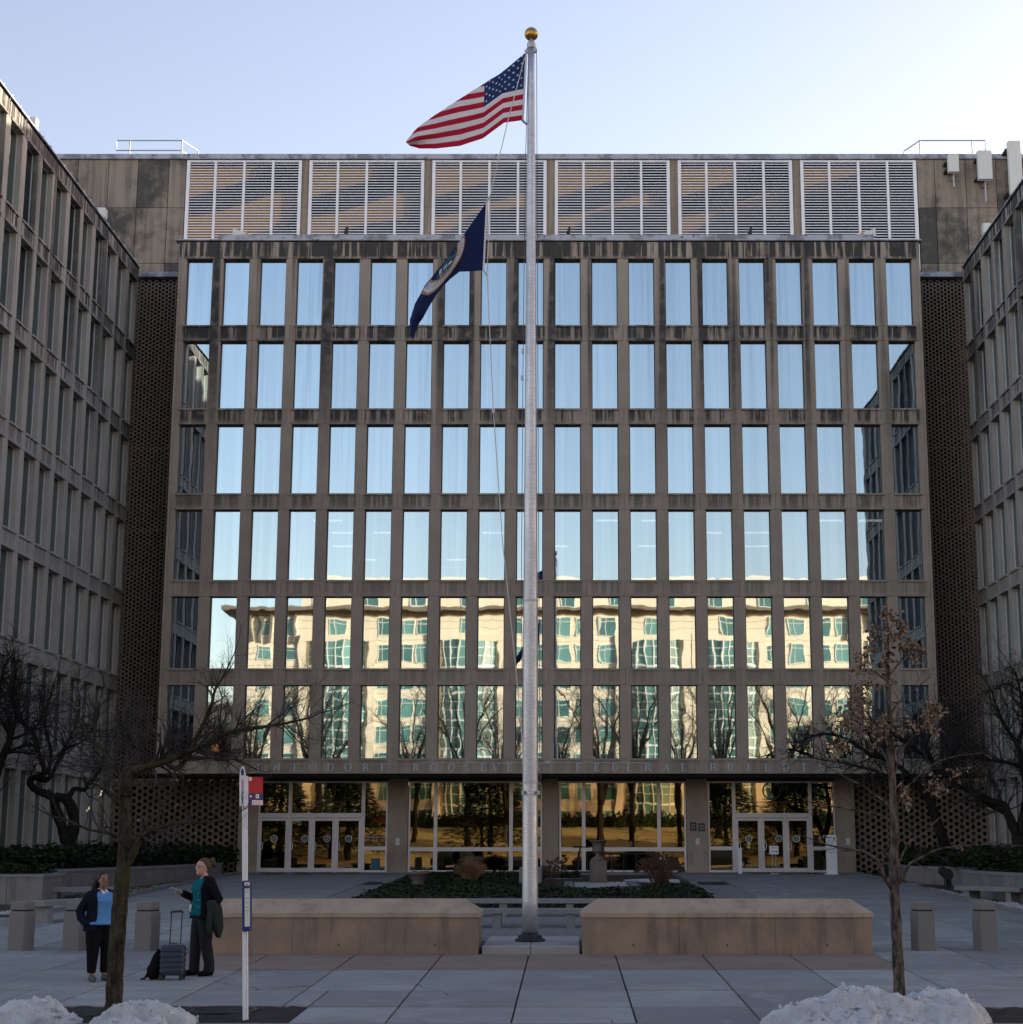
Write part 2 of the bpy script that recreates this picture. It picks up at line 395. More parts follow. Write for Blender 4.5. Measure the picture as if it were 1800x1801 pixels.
def cut(x0, x1, r):                                          # pieces of [x0,x1] outside the range r
    if x1 <= r[0] or x0 >= r[1]: return [(x0, x1)]
    return [q for q in ((x0, r[0]), (r[1], x1)) if q[1]-q[0] > .08]
for j, (ya, yb) in enumerate(zip(ROWS, ROWS[1:])):
    xl, xr = (-23, 23) if ya < 45 else (-14.0, 12.0)
    xs = [xl]+[x for x in XJ if xl+.3 < x < xr-.3]+[xr]
    for xa, xb in zip(xs, xs[1:]):
        segs = [(xa, xb)]
        holes = []
        if 33 < ya < 45: holes.append((-2.3, .9))
        if 46 < ya < 70: holes.append((-7.5, 5.9) if ya < 62 else (-6.2, 4.3))
        for h in holes: segs = [q for sg in segs for q in cut(sg[0], sg[1], h)]
        for sa, sb in segs:
            if ya < 24.9:
                pp = [(sa, sb, ya, yb)]
                for px0, px1, py0, py1 in PITS:
                    nn = []
                    for q in pp:
                        if q[1] <= px0 or q[0] >= px1 or q[2] >= py1 or q[3] <= py0: nn.append(q); continue
                        for c0, c1 in cut(q[0], q[1], (px0, px1)): nn.append((c0, c1, q[2], q[3]))
                        if q[3]-py1 > .1: nn.append((max(q[0], px0), min(q[1], px1), py1, q[3]))
                    pp = nn
            else: pp = [(sa, sb, ya, yb)]
            for q in pp:
                if ya > 42 or abs(sa+.8) > 14.5: slab(far, *q); continue
                tan = 30 < ya < 33.3 and -7.3 < (q[0]+q[1])/2 < 6.7
                b = MB(); slab(b, *q); b.build('paving_slab', M['paving_tan' if tan else 'paving'], pav); nsl += 1
tag(far.build('paving_slab', M['paving'], pav), kind='stuff')
for k, (px0, px1, py0, py1) in enumerate(PITS):
    def pit(b):
        nx, ny = 44, 14
        for j in range(ny+1):
            for i in range(nx+1):
                x = px0+(px1-px0)*i/nx; y = py0+(py1-py0)*j/ny; ed = min(i, nx-i, j, ny-j)
                b.v.append((x, y, gz(y)-.02+(.035*fb(x*5, y*5)+.02 if ed else 0)))
        for j in range(ny):
            for i in range(nx):
                q = j*(nx+1)+i; b.f.append((q, q+1, q+nx+2, q+nx+1)); b.m.append(0)
    one('tree_pit', M['soil'], fn=pit, kind='structure')

# cobbles and granite plinth between the two low walls
def cobbles(x0, x1, y0, y1, sx, sy):
    b = MB(); y = y0; r = 0
    while y < y1-.02:
        x = x0+(sx*.5 if r % 2 else 0)
        while x < x1-.02:
            a = random.uniform(-.012, .012); h = random.uniform(0, .016); g = .012
            xx0, xx1 = x+g+a*.4, min(x+sx-g, x1)+a*.3
            z0 = gz(y)-.05; z1 = gz(y)+.004+h; e = .018
            if xx1-xx0 > .04:
                b.add([(xx0,y+g,z0),(xx1,y+g,z0),(xx1,y+sy-g,z0),(xx0,y+sy-g,z0),(xx0+e,y+g+e,z1),(xx1-e,y+g+e,z1),(xx1-e,y+sy-g-e,z1),(xx0+e,y+sy-g-e,z1)],
                      [(4,5,6,7),(0,1,5,4),(1,2,6,5),(2,3,7,6),(3,0,4,7)])
            x += sx
        y += sy; r += 1
    return b
tag(cobbles(-2.25, .85, 36.9, 46.2, .14, .125).build('cobblestone', M['cobble']), 'dark rounded cobbles laid between the two brown walls', 'cobbles', None, 'stuff')
tag(cobbles(-7.45, -6.35, 46.8, 61.5, .16, .15).build('cobblestone', M['cobble']), 'strip of dark cobbles along the left edge of the ivy bed', 'cobbles', None, 'stuff')
tag(cobbles(4.45, 5.85, 46.8, 61.5, .16, .15).build('cobblestone', M['cobble']), 'strip of dark cobbles along the right edge of the ivy bed', 'cobbles', None, 'stuff')
pl = thing('granite_plinth', 'low grey granite step carrying the flagpole between the brown walls', 'step', (-.72, 33.45, gz(33.45)))
for x0, x1 in ((-1.66, -.73), (-.72, .23)):
    one('stone', M['granite_grey'], parent=pl, fn=lambda b: b.bbox(x0, x1, 33.45, 36.85, .5, .775, .012))

# manhole and door mats
mh = thing('manhole_cover', 'round dark iron manhole cover behind the left snow heap', 'manhole cover', (-4.8, 24.32, gz(24.32)))
def mcov(b):
    b.lathe(-4.8, 24.32, [(.47, gz(24.3)-.01), (.47, gz(24.3)+.022), (.44, gz(24.3)+.026), (.01, gz(24.3)+.026)], 28)
    for k in range(-5, 6):
        w = sqrt(max(0, .4**2-(k*.07)**2)); b.box(-4.8-w, -4.8+w, 24.32+k*.07-.014, 24.32+k*.07+.014, gz(24.3)+.02, gz(24.3)+.034)
one('lid', M['iron'], parent=mh, fn=mcov)
for x in (-12.5, -11.3, -10.3, -9.3, 7.8, 8.8, 9.8):
    wh = ('left' if x < 0 else 'right'); n = {-12.5:'first',-11.3:'second',-10.3:'third',-9.3:'fourth',7.8:'first',8.8:'second',9.8:'third'}[x]
    one('door_mat', M['black_plastic'], 'dark door mat before the %s door from the left of the %s entrance' % (n, wh), 'door mat', fn=lambda b: b.add(
        [(x-.1,71.2,gz(71.2)+.004),(x+.7,71.2,gz(71.2)+.004),(x+.7,72.6,gz(72.6)+.004),(x-.1,72.6,gz(72.6)+.004),(x-.08,71.23,gz(71.2)+.018),(x+.68,71.23,gz(71.2)+.018),(x+.68,72.57,gz(72.6)+.018),(x-.08,72.57,gz(72.6)+.018)],
        [(0,1,5,4),(1,2,6,5),(2,3,7,6),(3,0,4,7),(4,5,6,7)]), group='entrance door mats')

# ------------------------------------------------------------------ the office building: main block
YF = 69.87                                    # front plane
FH = 3.722                                    # storey height
HEAD = [27.69-FH*i for i in range(6)]; SILL = [24.64-FH*i for i in range(6)]
P = 1.607; WX = [-16.08+P*i for i in range(20)]
def spandrel_mesh(name, p, h, op, mat, dep=.34, sill=True, head=True):
    b = MB(); w = p/2-.004
    b.bbox(-w, w, 0, dep, .0035, h-.0035, .008)
    if sill: b.bbox(-op/2-.035, op/2+.035, -.055, .02, h-.075, h+.012, .006)
    if head: b.bbox(-op/2-.05, op/2+.05, -.045, .02, -.012, .085, .006)
    return b.mesh(name, mat)
def pier_mesh(w, h, mat, dep=.34):
    b = MB(); b.bbox(-w/2, w/2, 0, dep, .003, h-.003, .010); return b.mesh('pier', mat)
def frame_mesh(op, h, mat, y=.235, t=.038):
    b = MB(); w = op/2
    b.box(-w, -w+t, y, y+.07, 0, h); b.box(w-t, w, y, y+.07, 0, h)
    b.box(-w+t, w-t, y+.001, y+.069, 0, t); b.box(-w+t, w-t, y+.001, y+.069, h-t, h); return b.mesh('window_frame', mat)
def pane_mesh(op, h, mat, y=.262, t=.036):
    b = MB(); w = op/2-t; b.box(-w, w, y, y+.012, t, h-t); return b.mesh('pane', mat)
OPW, OPH = 1.13, HEAD[0]-SILL[0]
sp_m = spandrel_mesh('spandrel', P, SILL[0]-HEAD[1], OPW, M['concrete'])
sp_top = spandrel_mesh('parapet_panel', P, .76, OPW, M['concrete'], sill=False)
sp_bot = spandrel_mesh('fascia_panel', P, SILL[5]-5.43, OPW, M['concrete'], head=False)
pi_m = pier_mesh(P-OPW, OPH, M['concrete'])
fr_m = frame_mesh(OPW, OPH, M['frame_dark'])
pn_m = pane_mesh(OPW, OPH, M['glass']); pn_lit = pane_mesh(OPW, OPH, M['glass_lit'])

hall = thing('office_building', 'wide brown concrete office block with rows of mirror windows behind the flagpole', 'building', (-.8, YF, gz(73)))
for x in WX:
    put('parapet_panel', sp_top, (x, YF, HEAD[0]), hall)
    put('fascia_panel', sp_bot, (x, YF, 5.43), hall)
    for i in range(5): put('spandrel', sp_m, (x, YF, HEAD[i+1]), hall)
    for i in range(6):
        f = put('window_frame', fr_m, (x, YF, SILL[i]), hall)
        put('pane', pn_lit if i == 3 else pn_m, (x, YF, SILL[i]), f)
for k in range(1, 20):
    for i in range(6): put('pier', pi_m, (WX[0]-P/2+P*k, YF, SILL[i]), hall)
hp = MB(); hp.bbox(-(P-OPW)/4+.002, (P-OPW)/4-.002, 0, .34, .003, OPH-.003, .01); hp_m = hp.mesh('pier', M['concrete'])
for i in range(6):
    put('pier', hp_m, (WX[0]-P/2+(P-OPW)/4, YF, SILL[i]), hall); put('pier', hp_m, (WX[19]+P/2-(P-OPW)/4, YF, SILL[i]), hall)
XL, XR = WX[0]-P/2, WX[19]+P/2
for x0, x1 in ((-17.0, XL-.004), (XR+.004, 15.37)):
    for i in range(6):
        za, zb = (5.43 if i == 5 else HEAD[i+1]), (28.45 if i == 0 else HEAD[i])
        one('corner_panel', M['concrete'], parent=hall, fn=lambda b: b.bbox(x0, x1, YF, YF+.34, za+.003, zb-.003, .008))
for x0, x1 in ((-17.0, -16.7), (15.07, 15.37)):
    one('side_wall', M['concrete'], parent=hall, fn=lambda b: b.box(x0, x1, YF+.345, 73.18, 5.43, 28.45))
# dark building core with an open fourth-row floor whose ceiling lamps show through the glass
def core(b):
    b.box(-16.69, 15.06, YF+.60, 73.17, 17.05, 28.44); b.box(-16.69, 15.06, YF+.60, 73.17, 5.44, 13.3)
    b.box(-16.69, 15.06, YF+.60, 86, 16.6, 17.04); b.box(-16.69, 15.06, YF+.60, 86, 13.31, 13.40)
    b.box(-16.69, -16.4, YF+.60, 86, 13.41, 16.59); b.box(14.8, 15.06, YF+.60, 86, 13.41, 16.59); b.box(-16.39, 14.79, 85.7, 86, 13.41, 16.59)
one('core', M['void'], parent=hall, fn=core)
M['lamp'] = NM('fluorescent_tube').m
nb = M['lamp'].node_tree.nodes['Principled BSDF']; nb.inputs['Emission Color'].default_value = (1, .95, .85, 1); nb.inputs['Emission Strength'].default_value = 2.2
for k in range(13):
    for y in (72.6, 75.6, 79.2, 83.2):
        if random.random() < .42:
            x = -15.3+2.42*k+random.uniform(-.3, .3)
            one('ceiling_lamp', M['lamp'], parent=hall, fn=lambda b: b.box(x-.62, x+.62, y, y+.10, 16.52, 16.59))
# soffit, roof, copings
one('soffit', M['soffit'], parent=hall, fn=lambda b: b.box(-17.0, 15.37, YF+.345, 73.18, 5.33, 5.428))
one('roof', M['coping'], parent=hall, fn=lambda b: b.box(-17.0, 15.37, YF+.345, 73.95, 28.452, 28.50))
one('coping', M['coping'], parent=hall, fn=lambda b: b.bbox(-17.18, 15.5, YF-.06, YF+.40, 28.505, 28.565, .008))
x = -15.35
while x < 13.3:
    x1 = min(x+1.12, 13.4)
    one('coping', M['coping'], parent=hall, fn=lambda b: (b.box(x+.004, x1-.03, YF+.08, YF+.36, 28.57, 28.82), b.box(x1-.03, x1+.004, YF+.065, YF+.365, 28.57, 28.845)))
    x = x1
# carved metal letters on the fascia -------------------------------------------------
def letter(ch):
    """Roman capital, unit height, drawn as thick and thin strokes with serifs."""
    b = MB(); T, N, SF = .15, .065, .055; D = .12
    def bar(x0, z0, x1, z1, w):
        dx, dz = x1-x0, z1-z0; l = sqrt(dx*dx+dz*dz); nx, nz = -dz/l*w/2, dx/l*w/2
        b.prism([(x0-nx,z0-nz),(x1-nx,z1-nz),(x1+nx,z1+nz),(x0+nx,z0+nz)], -D, 0)
    def v(x, w=T, lo=0., hi=1.): b.prism([(x-w/2,lo),(x+w/2,lo),(x+w/2,hi),(x-w/2,hi)], -D, 0)
    def sf(x, z, w=.30): zz = 0 if z < .5 else 1-SF; b.prism([(x-w/2,zz),(x+w/2,zz),(x+w/2,zz+SF),(x-w/2,zz+SF)], -D-.01, 0)
    def h(x0, x1, z, w=N): b.prism([(x0,z-w/2),(x1,z-w/2),(x1,z+w/2),(x0,z+w/2)], -D+.005, 0)
    def arc(cx, cz, rx, rz, a0, a1, n=14, thick=T, thin=N):
        for i in range(n):
            t0 = radians(a0+(a1-a0)*i/n); t1 = radians(a0+(a1-a0)*(i+1)/n+ (1 if a1 > a0 else -1))
            w0 = thin+(thick-thin)*abs(cos(t0)); w1 = thin+(thick-thin)*abs(cos(t1))
            p = [(cx+(rx-w0)*cos(t0), cz+(rz-thin)*sin(t0)), (cx+rx*cos(t0), cz+rz*sin(t0)), (cx+rx*cos(t1), cz+rz*sin(t1)), (cx+(rx-w1)*cos(t1), cz+(rz-thin)*sin(t1))]
            if a1 < a0: p.reverse()
            b.prism(p, -D, 0)
    if ch == 'T': v(0); sf(0, 0); h(-.36, .36, 1-N/2); v(-.345, .05, .78, .99); v(.345, .05, .78, .99)
    if ch == 'H':
        for x in (-.29, .29): v(x); sf(x, 0, .28); sf(x, 1, .28)
        h(-.29, .29, .52)
    if ch in 'EFL':
        v(-.17); sf(-.19, 0, .28); sf(-.19, 1, .28)
        if ch != 'L': h(-.17, .27, 1-N/2); v(.255, .05, .80, .99); h(-.17, .15, .53); v(.14, .045, .44, .62)
        if ch != 'F': h(-.17, .30, N/2); v(.285, .05, .01, .22)
    if ch == 'O': arc(0, .5, .46, .52, 0, 360, 26)
    if ch == 'D': v(-.27); sf(-.31, 0, .2); sf(-.31, 1, .2); h(-.27, .06, 1-N/2); h(-.27, .06, N/2); arc(.02, .5, .42, .5, -90, 90, 16)
    if ch in 'RB':
        v(-.24); sf(-.26, 0, .26); sf(-.27, 1, .22); h(-.24, .06, 1-N/2); h(-.24, .08, .52); arc(.04, .755, .26, .245, -90, 90, 12)
        if ch == 'R': bar(.0, .52, .34, .02, .13); sf(.34, 0, .18)
        else: h(-.24, .06, N/2); arc(.05, .265, .30, .265, -90, 90, 12)
    if ch == 'S': arc(0, .755, .27, .265, 40, 285, 16, .12); arc(0, .265, .29, .285, 105, -140, 16, .13); bar(-.10, .60, .12, .44, .10); v(.2, .05, .74, .96); v(-.25, .05, .04, .26)
    if ch == 'V': bar(-.33, .98, 0, .02, .14); bar(.33, .98, .03, .02, .06); sf(-.34, 1, .26); sf(.34, 1, .22)
    if ch == 'A': bar(-.33, .02, -.01, .98, .06); bar(.33, .02, 0, .98, .14); h(-.2, .2, .34); sf(-.34, 0, .22); sf(.34, 0, .26)
    if ch == 'U': v(-.27, T, .3); v(.29, N, .3); arc(.005, .32, .345, .33, 180, 360, 14); sf(-.27, 1); sf(.29, 1, .22)
    if ch == 'I': v(0); sf(0, 0, .3); sf(0, 1, .3)
    if ch == 'N': v(-.31, N); v(.31, N); bar(-.31, .98, .31, .02, .14); sf(-.33, 0, .22); sf(-.34, 1, .2); sf(.31, 1, .22)
    if ch == 'G': arc(0, .5, .44, .52, 42, 318, 22); v(.28, .13, .02, .45); sf(.3, .0, .01); h(.14, .42, .45, .05); v(.31, .05, .74, .93)
    return b
LET = {}
def letter_mesh(ch, s=.315):
    if ch not in LET:
        b = letter(ch); b.v = [(x*s, y*s*.5, z*s) for x, y, z in b.v]; LET[ch] = b.mesh('letter', M['letter_metal'])
    return LET[ch]
for word, xs in (('THEODORE', (-12.76,-11.99,-11.21,-10.51,-9.79,-9.06,-8.33,-7.61)), ('ROOSEVELT', (-6.25,-5.53,-4.80,-4.14,-3.49,-2.97,-2.39,-1.78,-1.15)),
                 ('FEDERAL', (.44,1.19,1.94,2.53,3.30,4.05,4.78)), ('BUILDING', (5.99,6.70,7.44,8.22,8.99,9.73,10.45,11.25))):
    for ch, x in zip(word, xs): put('letter', letter_mesh(ch), (x, YF-.012, 5.525), hall)
tag(one('conduit', M['galv'], parent=hall, fn=lambda b: (b.box(-6.1, 3.4, YF-.03, YF-.005, 5.86, 5.885), b.box(-.95, -.75, YF-.06, YF-.004, 5.83, 5.92))))

# ---- penthouse behind and above: blotchy panels, six louvre bays, added translucent sheet and sun blockers
YP = 74.0
for cols, zr in (([-25.8,-24.35,-22.91,-21.48,-20.1,-18.66,-17.86], 0), ([16.34,17.15,18.59,20.02,21.45,22.9,24.4], 1)):
    for a, c in zip(cols, cols[1:]):
        for z0, z1 in ((28.2, 28.93), (28.93, 31.64), (31.64, 34.03)):
            one('wall_panel', M['blotch'], parent=hall, fn=lambda b: b.bbox(a+.012, c-.012, YP, YP+.2, z0+.011, z1-.011, .008))
one('penthouse_core', plain('panel_joint_sealant', (.40, .33, .27), .9), parent=hall, fn=lambda b: (b.box(-25.8, -17.86, YP+.19, 81, 28.0, 34.0), b.box(16.34, 24.4, YP+.19, 81, 28.0, 34.0)))
x = -25.8
while x < 24.3:
    x1 = min(x+1.6, 24.4)
    one('coping', M['coping'], parent=hall, fn=lambda b: b.bbox(x+.003, x1-.003, YP-.10, YP+.45, 34.032, 34.27, .01)); x = x1
BAYS = [(-17.82,-12.44),(-12.09,-6.71),(-6.34,-.99),(-.61,4.77),(5.14,10.49),(10.87,16.30)]
for k in range(5): 
    for z0, z1 in ((28.5, 31.64), (31.64, 34.03)):
        one('wall_panel', M['pier_tan'], parent=hall, fn=lambda b: b.bbox(BAYS[k][1]+.02, BAYS[k+1][0]-.02, YP, YP+.2, z0+.003, z1-.003, .008))
for a, c in BAYS:
    lv = MB()
    for i in range(5):
        xx = a+(c-a)*i/4; w = .075 if i in (0, 4) else .055
        xm = min(max(xx, a+w), c-w); lv.box(xm-w, xm+w, YP-.03, YP+.12, 28.57, 33.98)
    lv.box(a+.15, c-.15, YP-.02, YP+.11, 33.90, 33.98)
    lf = lv.build('louvre_panel', M['louvre'], hall)
    for i in range(4):
        s = MB(); x0 = a+(c-a)*i/4+.06; x1 = a+(c-a)*(i+1)/4-.06; z = 28.66
        while z < 33.86:
            s.add([(x0,YP,z),(x1,YP,z),(x1,YP+.03,z+.054),(x0,YP+.03,z+.054),(x0,YP+.115,z+.064),(x1,YP+.115,z+.064),(x1,YP+.115,z+.070),(x0,YP+.115,z+.070)],
                  [(0,1,2,3),(3,2,6,7),(7,6,5,4),(4,5,1,0),(0,3,7,4),(1,5,6,2)]); z += .131
        tag(s.build('slat', M['louvre'], lf), kind='stuff')
m = NM('gold_patch_translucent'); 
tr = m.n('ShaderNodeBsdfTranslucent', i_Color=(.23, .19, .125, 1)); df = m.n('ShaderNodeBsdfDiffuse', i_Color=(.03, .026, .022, 1)); mx = m.n('ShaderNodeMixShader', i_0=.85, i_1=df.outputs[0], i_2=tr.outputs[0])
m.t.links.new(mx.outputs[0], m.t.nodes['Material Output'].inputs[0])
one('gold_patch_sheet', m.m, parent=hall, fn=lambda b: b.box(-17.8, 16.28, YP+.50, YP+.504, 28.6, 34.0))  # added translucent sheet, catches sun from behind to show gold patches
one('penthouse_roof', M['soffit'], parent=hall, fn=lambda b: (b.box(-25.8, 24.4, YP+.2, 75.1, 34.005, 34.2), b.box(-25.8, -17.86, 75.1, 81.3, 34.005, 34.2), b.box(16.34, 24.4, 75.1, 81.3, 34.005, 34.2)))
def rear(b):                                                    # added blockers behind the amber sheet, shaped to leave gold sun patches
    for k, (a, c) in enumerate(BAYS):
        w = c-a; L = [.84, .74, .62, .60, .62, .42][k]; H = 33.98-28.57
        Q = lambda pts: [(a+w*u, 33.98-H*v) for u, v in reversed(pts)]
        b.prism(Q([(-.03,.32),(.45,.17),(.62,.12),(.66,-.01),(1.03,-.01),(1.03,.22),(.85,.24),(.45,.38),(.25,.44),(-.03,.46)]), YP+.62, YP+.95)
        b.prism(Q([(-.03,L),(.12,L),(.30,L-.06),(.42,L-.18),(.62,L-.22),(.80,L-.24),(.93,.48),(.93,.20),(1.03,.20),(1.03,1.),(-.03,1.)]), YP+.62, YP+.95)
one('added_sun_blocker', M['void'], parent=hall, fn=rear)
one('penthouse_floor', M['void'], parent=hall, fn=lambda b: b.box(-17.8, 16.3, YP+.13, 76, 28.4, 28.56))

# ---- pierced screens between the block and the wings
def screen_mesh(cols, rows, dx, dy, hole, dep=.16, half=True):
    """honeycomb of blocks, each with a round hole"""
    b = MB(); n = 12
    H = [(dy/sqrt(3)*cos(pi/3*i), dy/sqrt(3)*sin(pi/3*i)) for i in range(6)]
    E = []
    for i in range(6): E += [H[i], ((H[i][0]+H[(i+1)%6][0])/2, (H[i][1]+H[(i+1)%6][1])/2)]
    C = [(hole*cos(2*pi*i/n), hole*sin(2*pi*i/n)) for i in range(n)]
    for c in range(cols):
        for r in range(rows):
            cx = (c+.5)*dx; cz = (r+.5+(.5 if c % 2 else 0))*dy
            vs = [(cx+x, 0, cz+z) for x, z in E]+[(cx+x, 0, cz+z) for x, z in C]+[(cx+x, dep, cz+z) for x, z in C]
            b.add(vs, [(i, (i+1)%n, n+(i+1)%n, n+i) for i in range(n)]+[(n+i, n+(i+1)%n, 2*n+(i+1)%n, 2*n+i) for i in range(n)])
    return b.mesh('screen_block', M['screen'])
YH = 73.2
scr_u = screen_mesh(17, 20, .1612, FH/20, .0685)
scr_g = screen_mesh(25, 14, .238, .275, .094)
for x0 in (-19.66, 15.36):
    for i in range(6):
        z = 5.40+FH*i if i else 5.40
        tag(put('screen_block', scr_u, (x0, YH, z), hall), kind='stuff')
    one('screen_ledge', M['concrete'], parent=hall, fn=lambda b: b.box(x0, x0+2.75, YH+.19, YH+.55, 5.0, 5.36))
    for i in range(6):
        zz = 5.40+FH*(i+1)-.35
        one('screen_ledge', M['concrete'], parent=hall, fn=lambda b: b.box(x0, x0+2.75, YH+.22, YH+.55, zz, zz+.12))
    one('coping', M['coping'], parent=hall, fn=lambda b: (b.box(x0-.1, x0+2.8, YH-.06, YP-.01, 27.99, 28.22), [b.box(x0+.55*j, x0+.55*j+.035, YH-.075, YH-.055, 27.98, 28.25) for j in range(6)]))
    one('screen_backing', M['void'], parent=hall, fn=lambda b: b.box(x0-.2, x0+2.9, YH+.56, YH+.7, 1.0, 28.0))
for x0 in (-19.98, 12.28):
    tag(put('screen_block', scr_g, (x0, YH, 1.36), hall), kind='stuff')
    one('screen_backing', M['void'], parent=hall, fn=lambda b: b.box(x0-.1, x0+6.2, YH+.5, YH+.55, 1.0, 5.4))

# ---- ground floor: piers, aluminium storefronts, doors
YG = 73.0
for x0, x1 in ((-14.09,-13.26),(-7.69,-6.84),(-1.07,-.39),(5.08,5.98),(11.46,12.27)):
    for z0, z1 in ((1.3, 2.65), (2.65, 4.0), (4.0, 5.33)):
        one('pier', M['concrete'], parent=hall, fn=lambda b: b.bbox(x0, x1, YG-.12, YG+.3, z0+.002, z1-.002, .006))
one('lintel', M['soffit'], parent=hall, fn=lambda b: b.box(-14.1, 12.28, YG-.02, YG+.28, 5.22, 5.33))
one('lobby', M['void'], parent=hall, fn=lambda b: (b.box(-14, 12.2, YG+.9, YG+1.0, 1.3, 5.33), b.box(-14, 12.2, YG+.2, YG+.9, 1.2, 1.34)))
ZB = gz(73)+.005
def glass_bay(x0, x1, z0, z1, fr=.07, tint='glass_door', name='storefront_window'):
    """one fixed light: aluminium frame and pane"""
    f = MB()
    f.box(x0, x0+fr, YG-.02, YG+.10, z0, z1); f.box(x1-fr, x1, YG-.02, YG+.10, z0, z1)
    f.box(x0+fr, x1-fr, YG-.018, YG+.098, z0, z0+fr); f.box(x0+fr, x1-fr, YG-.018, YG+.098, z1-fr, z1)
    fo = f.build(name, M['frame_alu'], hall)
    one('pane', M[tint], parent=fo, fn=lambda b: b.box(x0+fr-.005, x1-fr+.005, YG+.03, YG+.045, z0+fr-.005, z1-fr+.005))
    return fo
def door(x0, x1, sticker=0, sx=.5):
    z0, z1, fr = ZB+.01, 3.66, .10
    f = MB()
    f.box(x0, x0+fr, YG-.03, YG+.03, z0, z1); f.box(x1-fr, x1, YG-.03, YG+.03, z0, z1)
    f.box(x0+fr, x1-fr, YG-.028, YG+.028, z0, z0+.17); f.box(x0+fr, x1-fr, YG-.028, YG+.028, z1-.11, z1)
    d = f.build('door', M['frame_alu'], hall)
    one('pane', M['glass_leaf'], parent=d, fn=lambda b: b.box(x0+fr-.005, x1-fr+.005, YG-.006, YG+.006, z0+.16, z1-.10))
    def hdl(b):
        b.tube([(x0+.07,YG-.03,2.30),(x0+.07,YG-.10,2.30),(x0+.16,YG-.12,2.36),(x0+.17,YG-.12,2.50),(x0+.16,YG-.12,2.62),(x0+.07,YG-.10,2.68),(x0+.07,YG-.03,2.68)], .016, 6)
        b.box(x0+.02, x0+.10, YG-.035, YG-.028, 2.28, 2.70)
    one('handle', M['white_paint'], parent=d, fn=hdl)
    cx = x0+(x1-x0)*sx; cz = 2.80; yy = YG-.012
    def emblem(b):
        n = 24
        for i in range(n):
            a, c = 2*pi*i/n, 2*pi*(i+1)/n
            b.quad((cx+.15*cos(a),yy,cz+.15*sin(a)),(cx+.15*cos(c),yy,cz+.15*sin(c)),(cx+.118*cos(c),yy,cz+.118*sin(c)),(cx+.118*cos(a),yy,cz+.118*sin(a)))
        for dx, dz in ((0,.055),(0,-.055)):
            b.add([(cx+dx-.035,yy,cz+dz-.02),(cx+dx+.035,yy,cz+dz-.02),(cx+dx+.02,yy,cz+dz+.032),(cx+dx-.02,yy,cz+dz+.032)], [(0,1,2,3)])
        for dx in (-.06, .06): b.add([(cx+dx-.025,yy,cz-.02),(cx+dx+.025,yy,cz-.02),(cx+dx,yy,cz+.035)], [(0,1,2)])
    one('emblem', M['grey_text'], parent=d, fn=emblem)
    if sticker:
        def disc(b, r, z, n=16, mi=0): b.add([(cx+r*cos(2*pi*i/n), yy, z+r*sin(2*pi*i/n)) for i in range(n)], [tuple(range(n))], mi)
        def st(b):
            disc(b, .075, 2.46, 16, 0); b.box(cx-.07, cx+.07, yy-.002, yy, 2.34, 2.375, 1)
            if sticker > 1: disc(b, .07, 2.60, 16, 2)
        one('sticker', [M['yellow'], M['sign_blue'], M['grey_text']], parent=d, fn=st)
    return d
def entrance(xs, doors, x_end, sidelights, trans, seal_x):
    a = doors[0]; z = doors[-1]
    for k, (x0, x1) in enumerate(zip(doors, doors[1:])):
        door(x0+.035, x1-.035, (2 if x0 > 0 else 1) if k == 0 else 0, {0:.52, 1:.72, 2:.66, 3:.5}[k] if x0 < 0 else {0:.52, 1:.72, 2:.42}[k])
    for x in doors: one('mullion', M['frame_alu'], parent=hall, fn=lambda b: b.box(x-.034, x+.034, YG-.05, YG+.08, ZB-.02, 3.68))
    one('transom_bar', M['frame_alu'], parent=hall, fn=lambda b: b.box(a-.034, z+.034, YG-.06, YG+.10, 3.682, 3.80))
    for x0, x1 in trans: glass_bay(x0, x1, 3.803, 5.22)
    for x0, x1 in sidelights:
        glass_bay(x0, x1, 2.40, 5.22); glass_bay(x0, x1, ZB, 2.398, .085)
entrance(None, (-13.22,-11.93,-10.94,-9.93,-8.80), 0, [(-8.76,-7.71)], [(-13.25,-11.90),(-11.897,-8.77)], -10.3)
entrance(None, (7.15,8.26,9.32,10.35), 0, [(6.0,7.11),(10.39,11.44)], [(7.115,10.386)], 9.0)
for xs in ((-6.82,-5.66,-2.43,-1.09), (-.37,.68,3.90,5.06)):
    for x0, x1 in zip(xs, xs[1:]):
        glass_bay(x0+.001, x1-.001, 2.36, 5.22, .075); glass_bay(x0+.001, x1-.001, ZB, 2.358, .085)
# lettering on the glass (gold above the doors, white on the sidelight), faint seals
for body, sz, x, z, mt in (('THEODORE ROOSEVELT', .155, -10.35, 4.28, 'gold_text'), ('FEDERAL BUILDING', .155, -10.35, 4.11, 'gold_text'), ('1900 E STREET NW', .125, -10.35, 3.96, 'gold_text'),
                       ('THEODORE ROOSEVELT', .155, 8.75, 4.28, 'gold_text'), ('FEDERAL BUILDING', .155, 8.75, 4.11, 'gold_text'), ('1900 E STREET NW', .125, 8.75, 3.96, 'gold_text'),
                       ('Employee Entrance', .125, -8.24, 2.84, 'grey_text'), ('Only', .125, -8.24, 2.69, 'grey_text'), ('Office of\nPersonnel\nManagement', .09, 8.60, 2.86, 'gold_text')):
    put('lettering', text_mesh(body, sz, M[mt]), (x, YG+.02, z), hall)
for x in (-10.35, 8.75):
    one('seal', plain('faint_seal', (.055, .045, .03), .5), parent=hall, fn=lambda b: b.add([(x+r*cos(2*pi*i/28), YG+.022, 4.82+r*sin(2*pi*i/28)) for r in (.40, .34) for i in range(28)], [(i,(i+1)%28,28+(i+1)%28,28+i) for i in range(28)]))
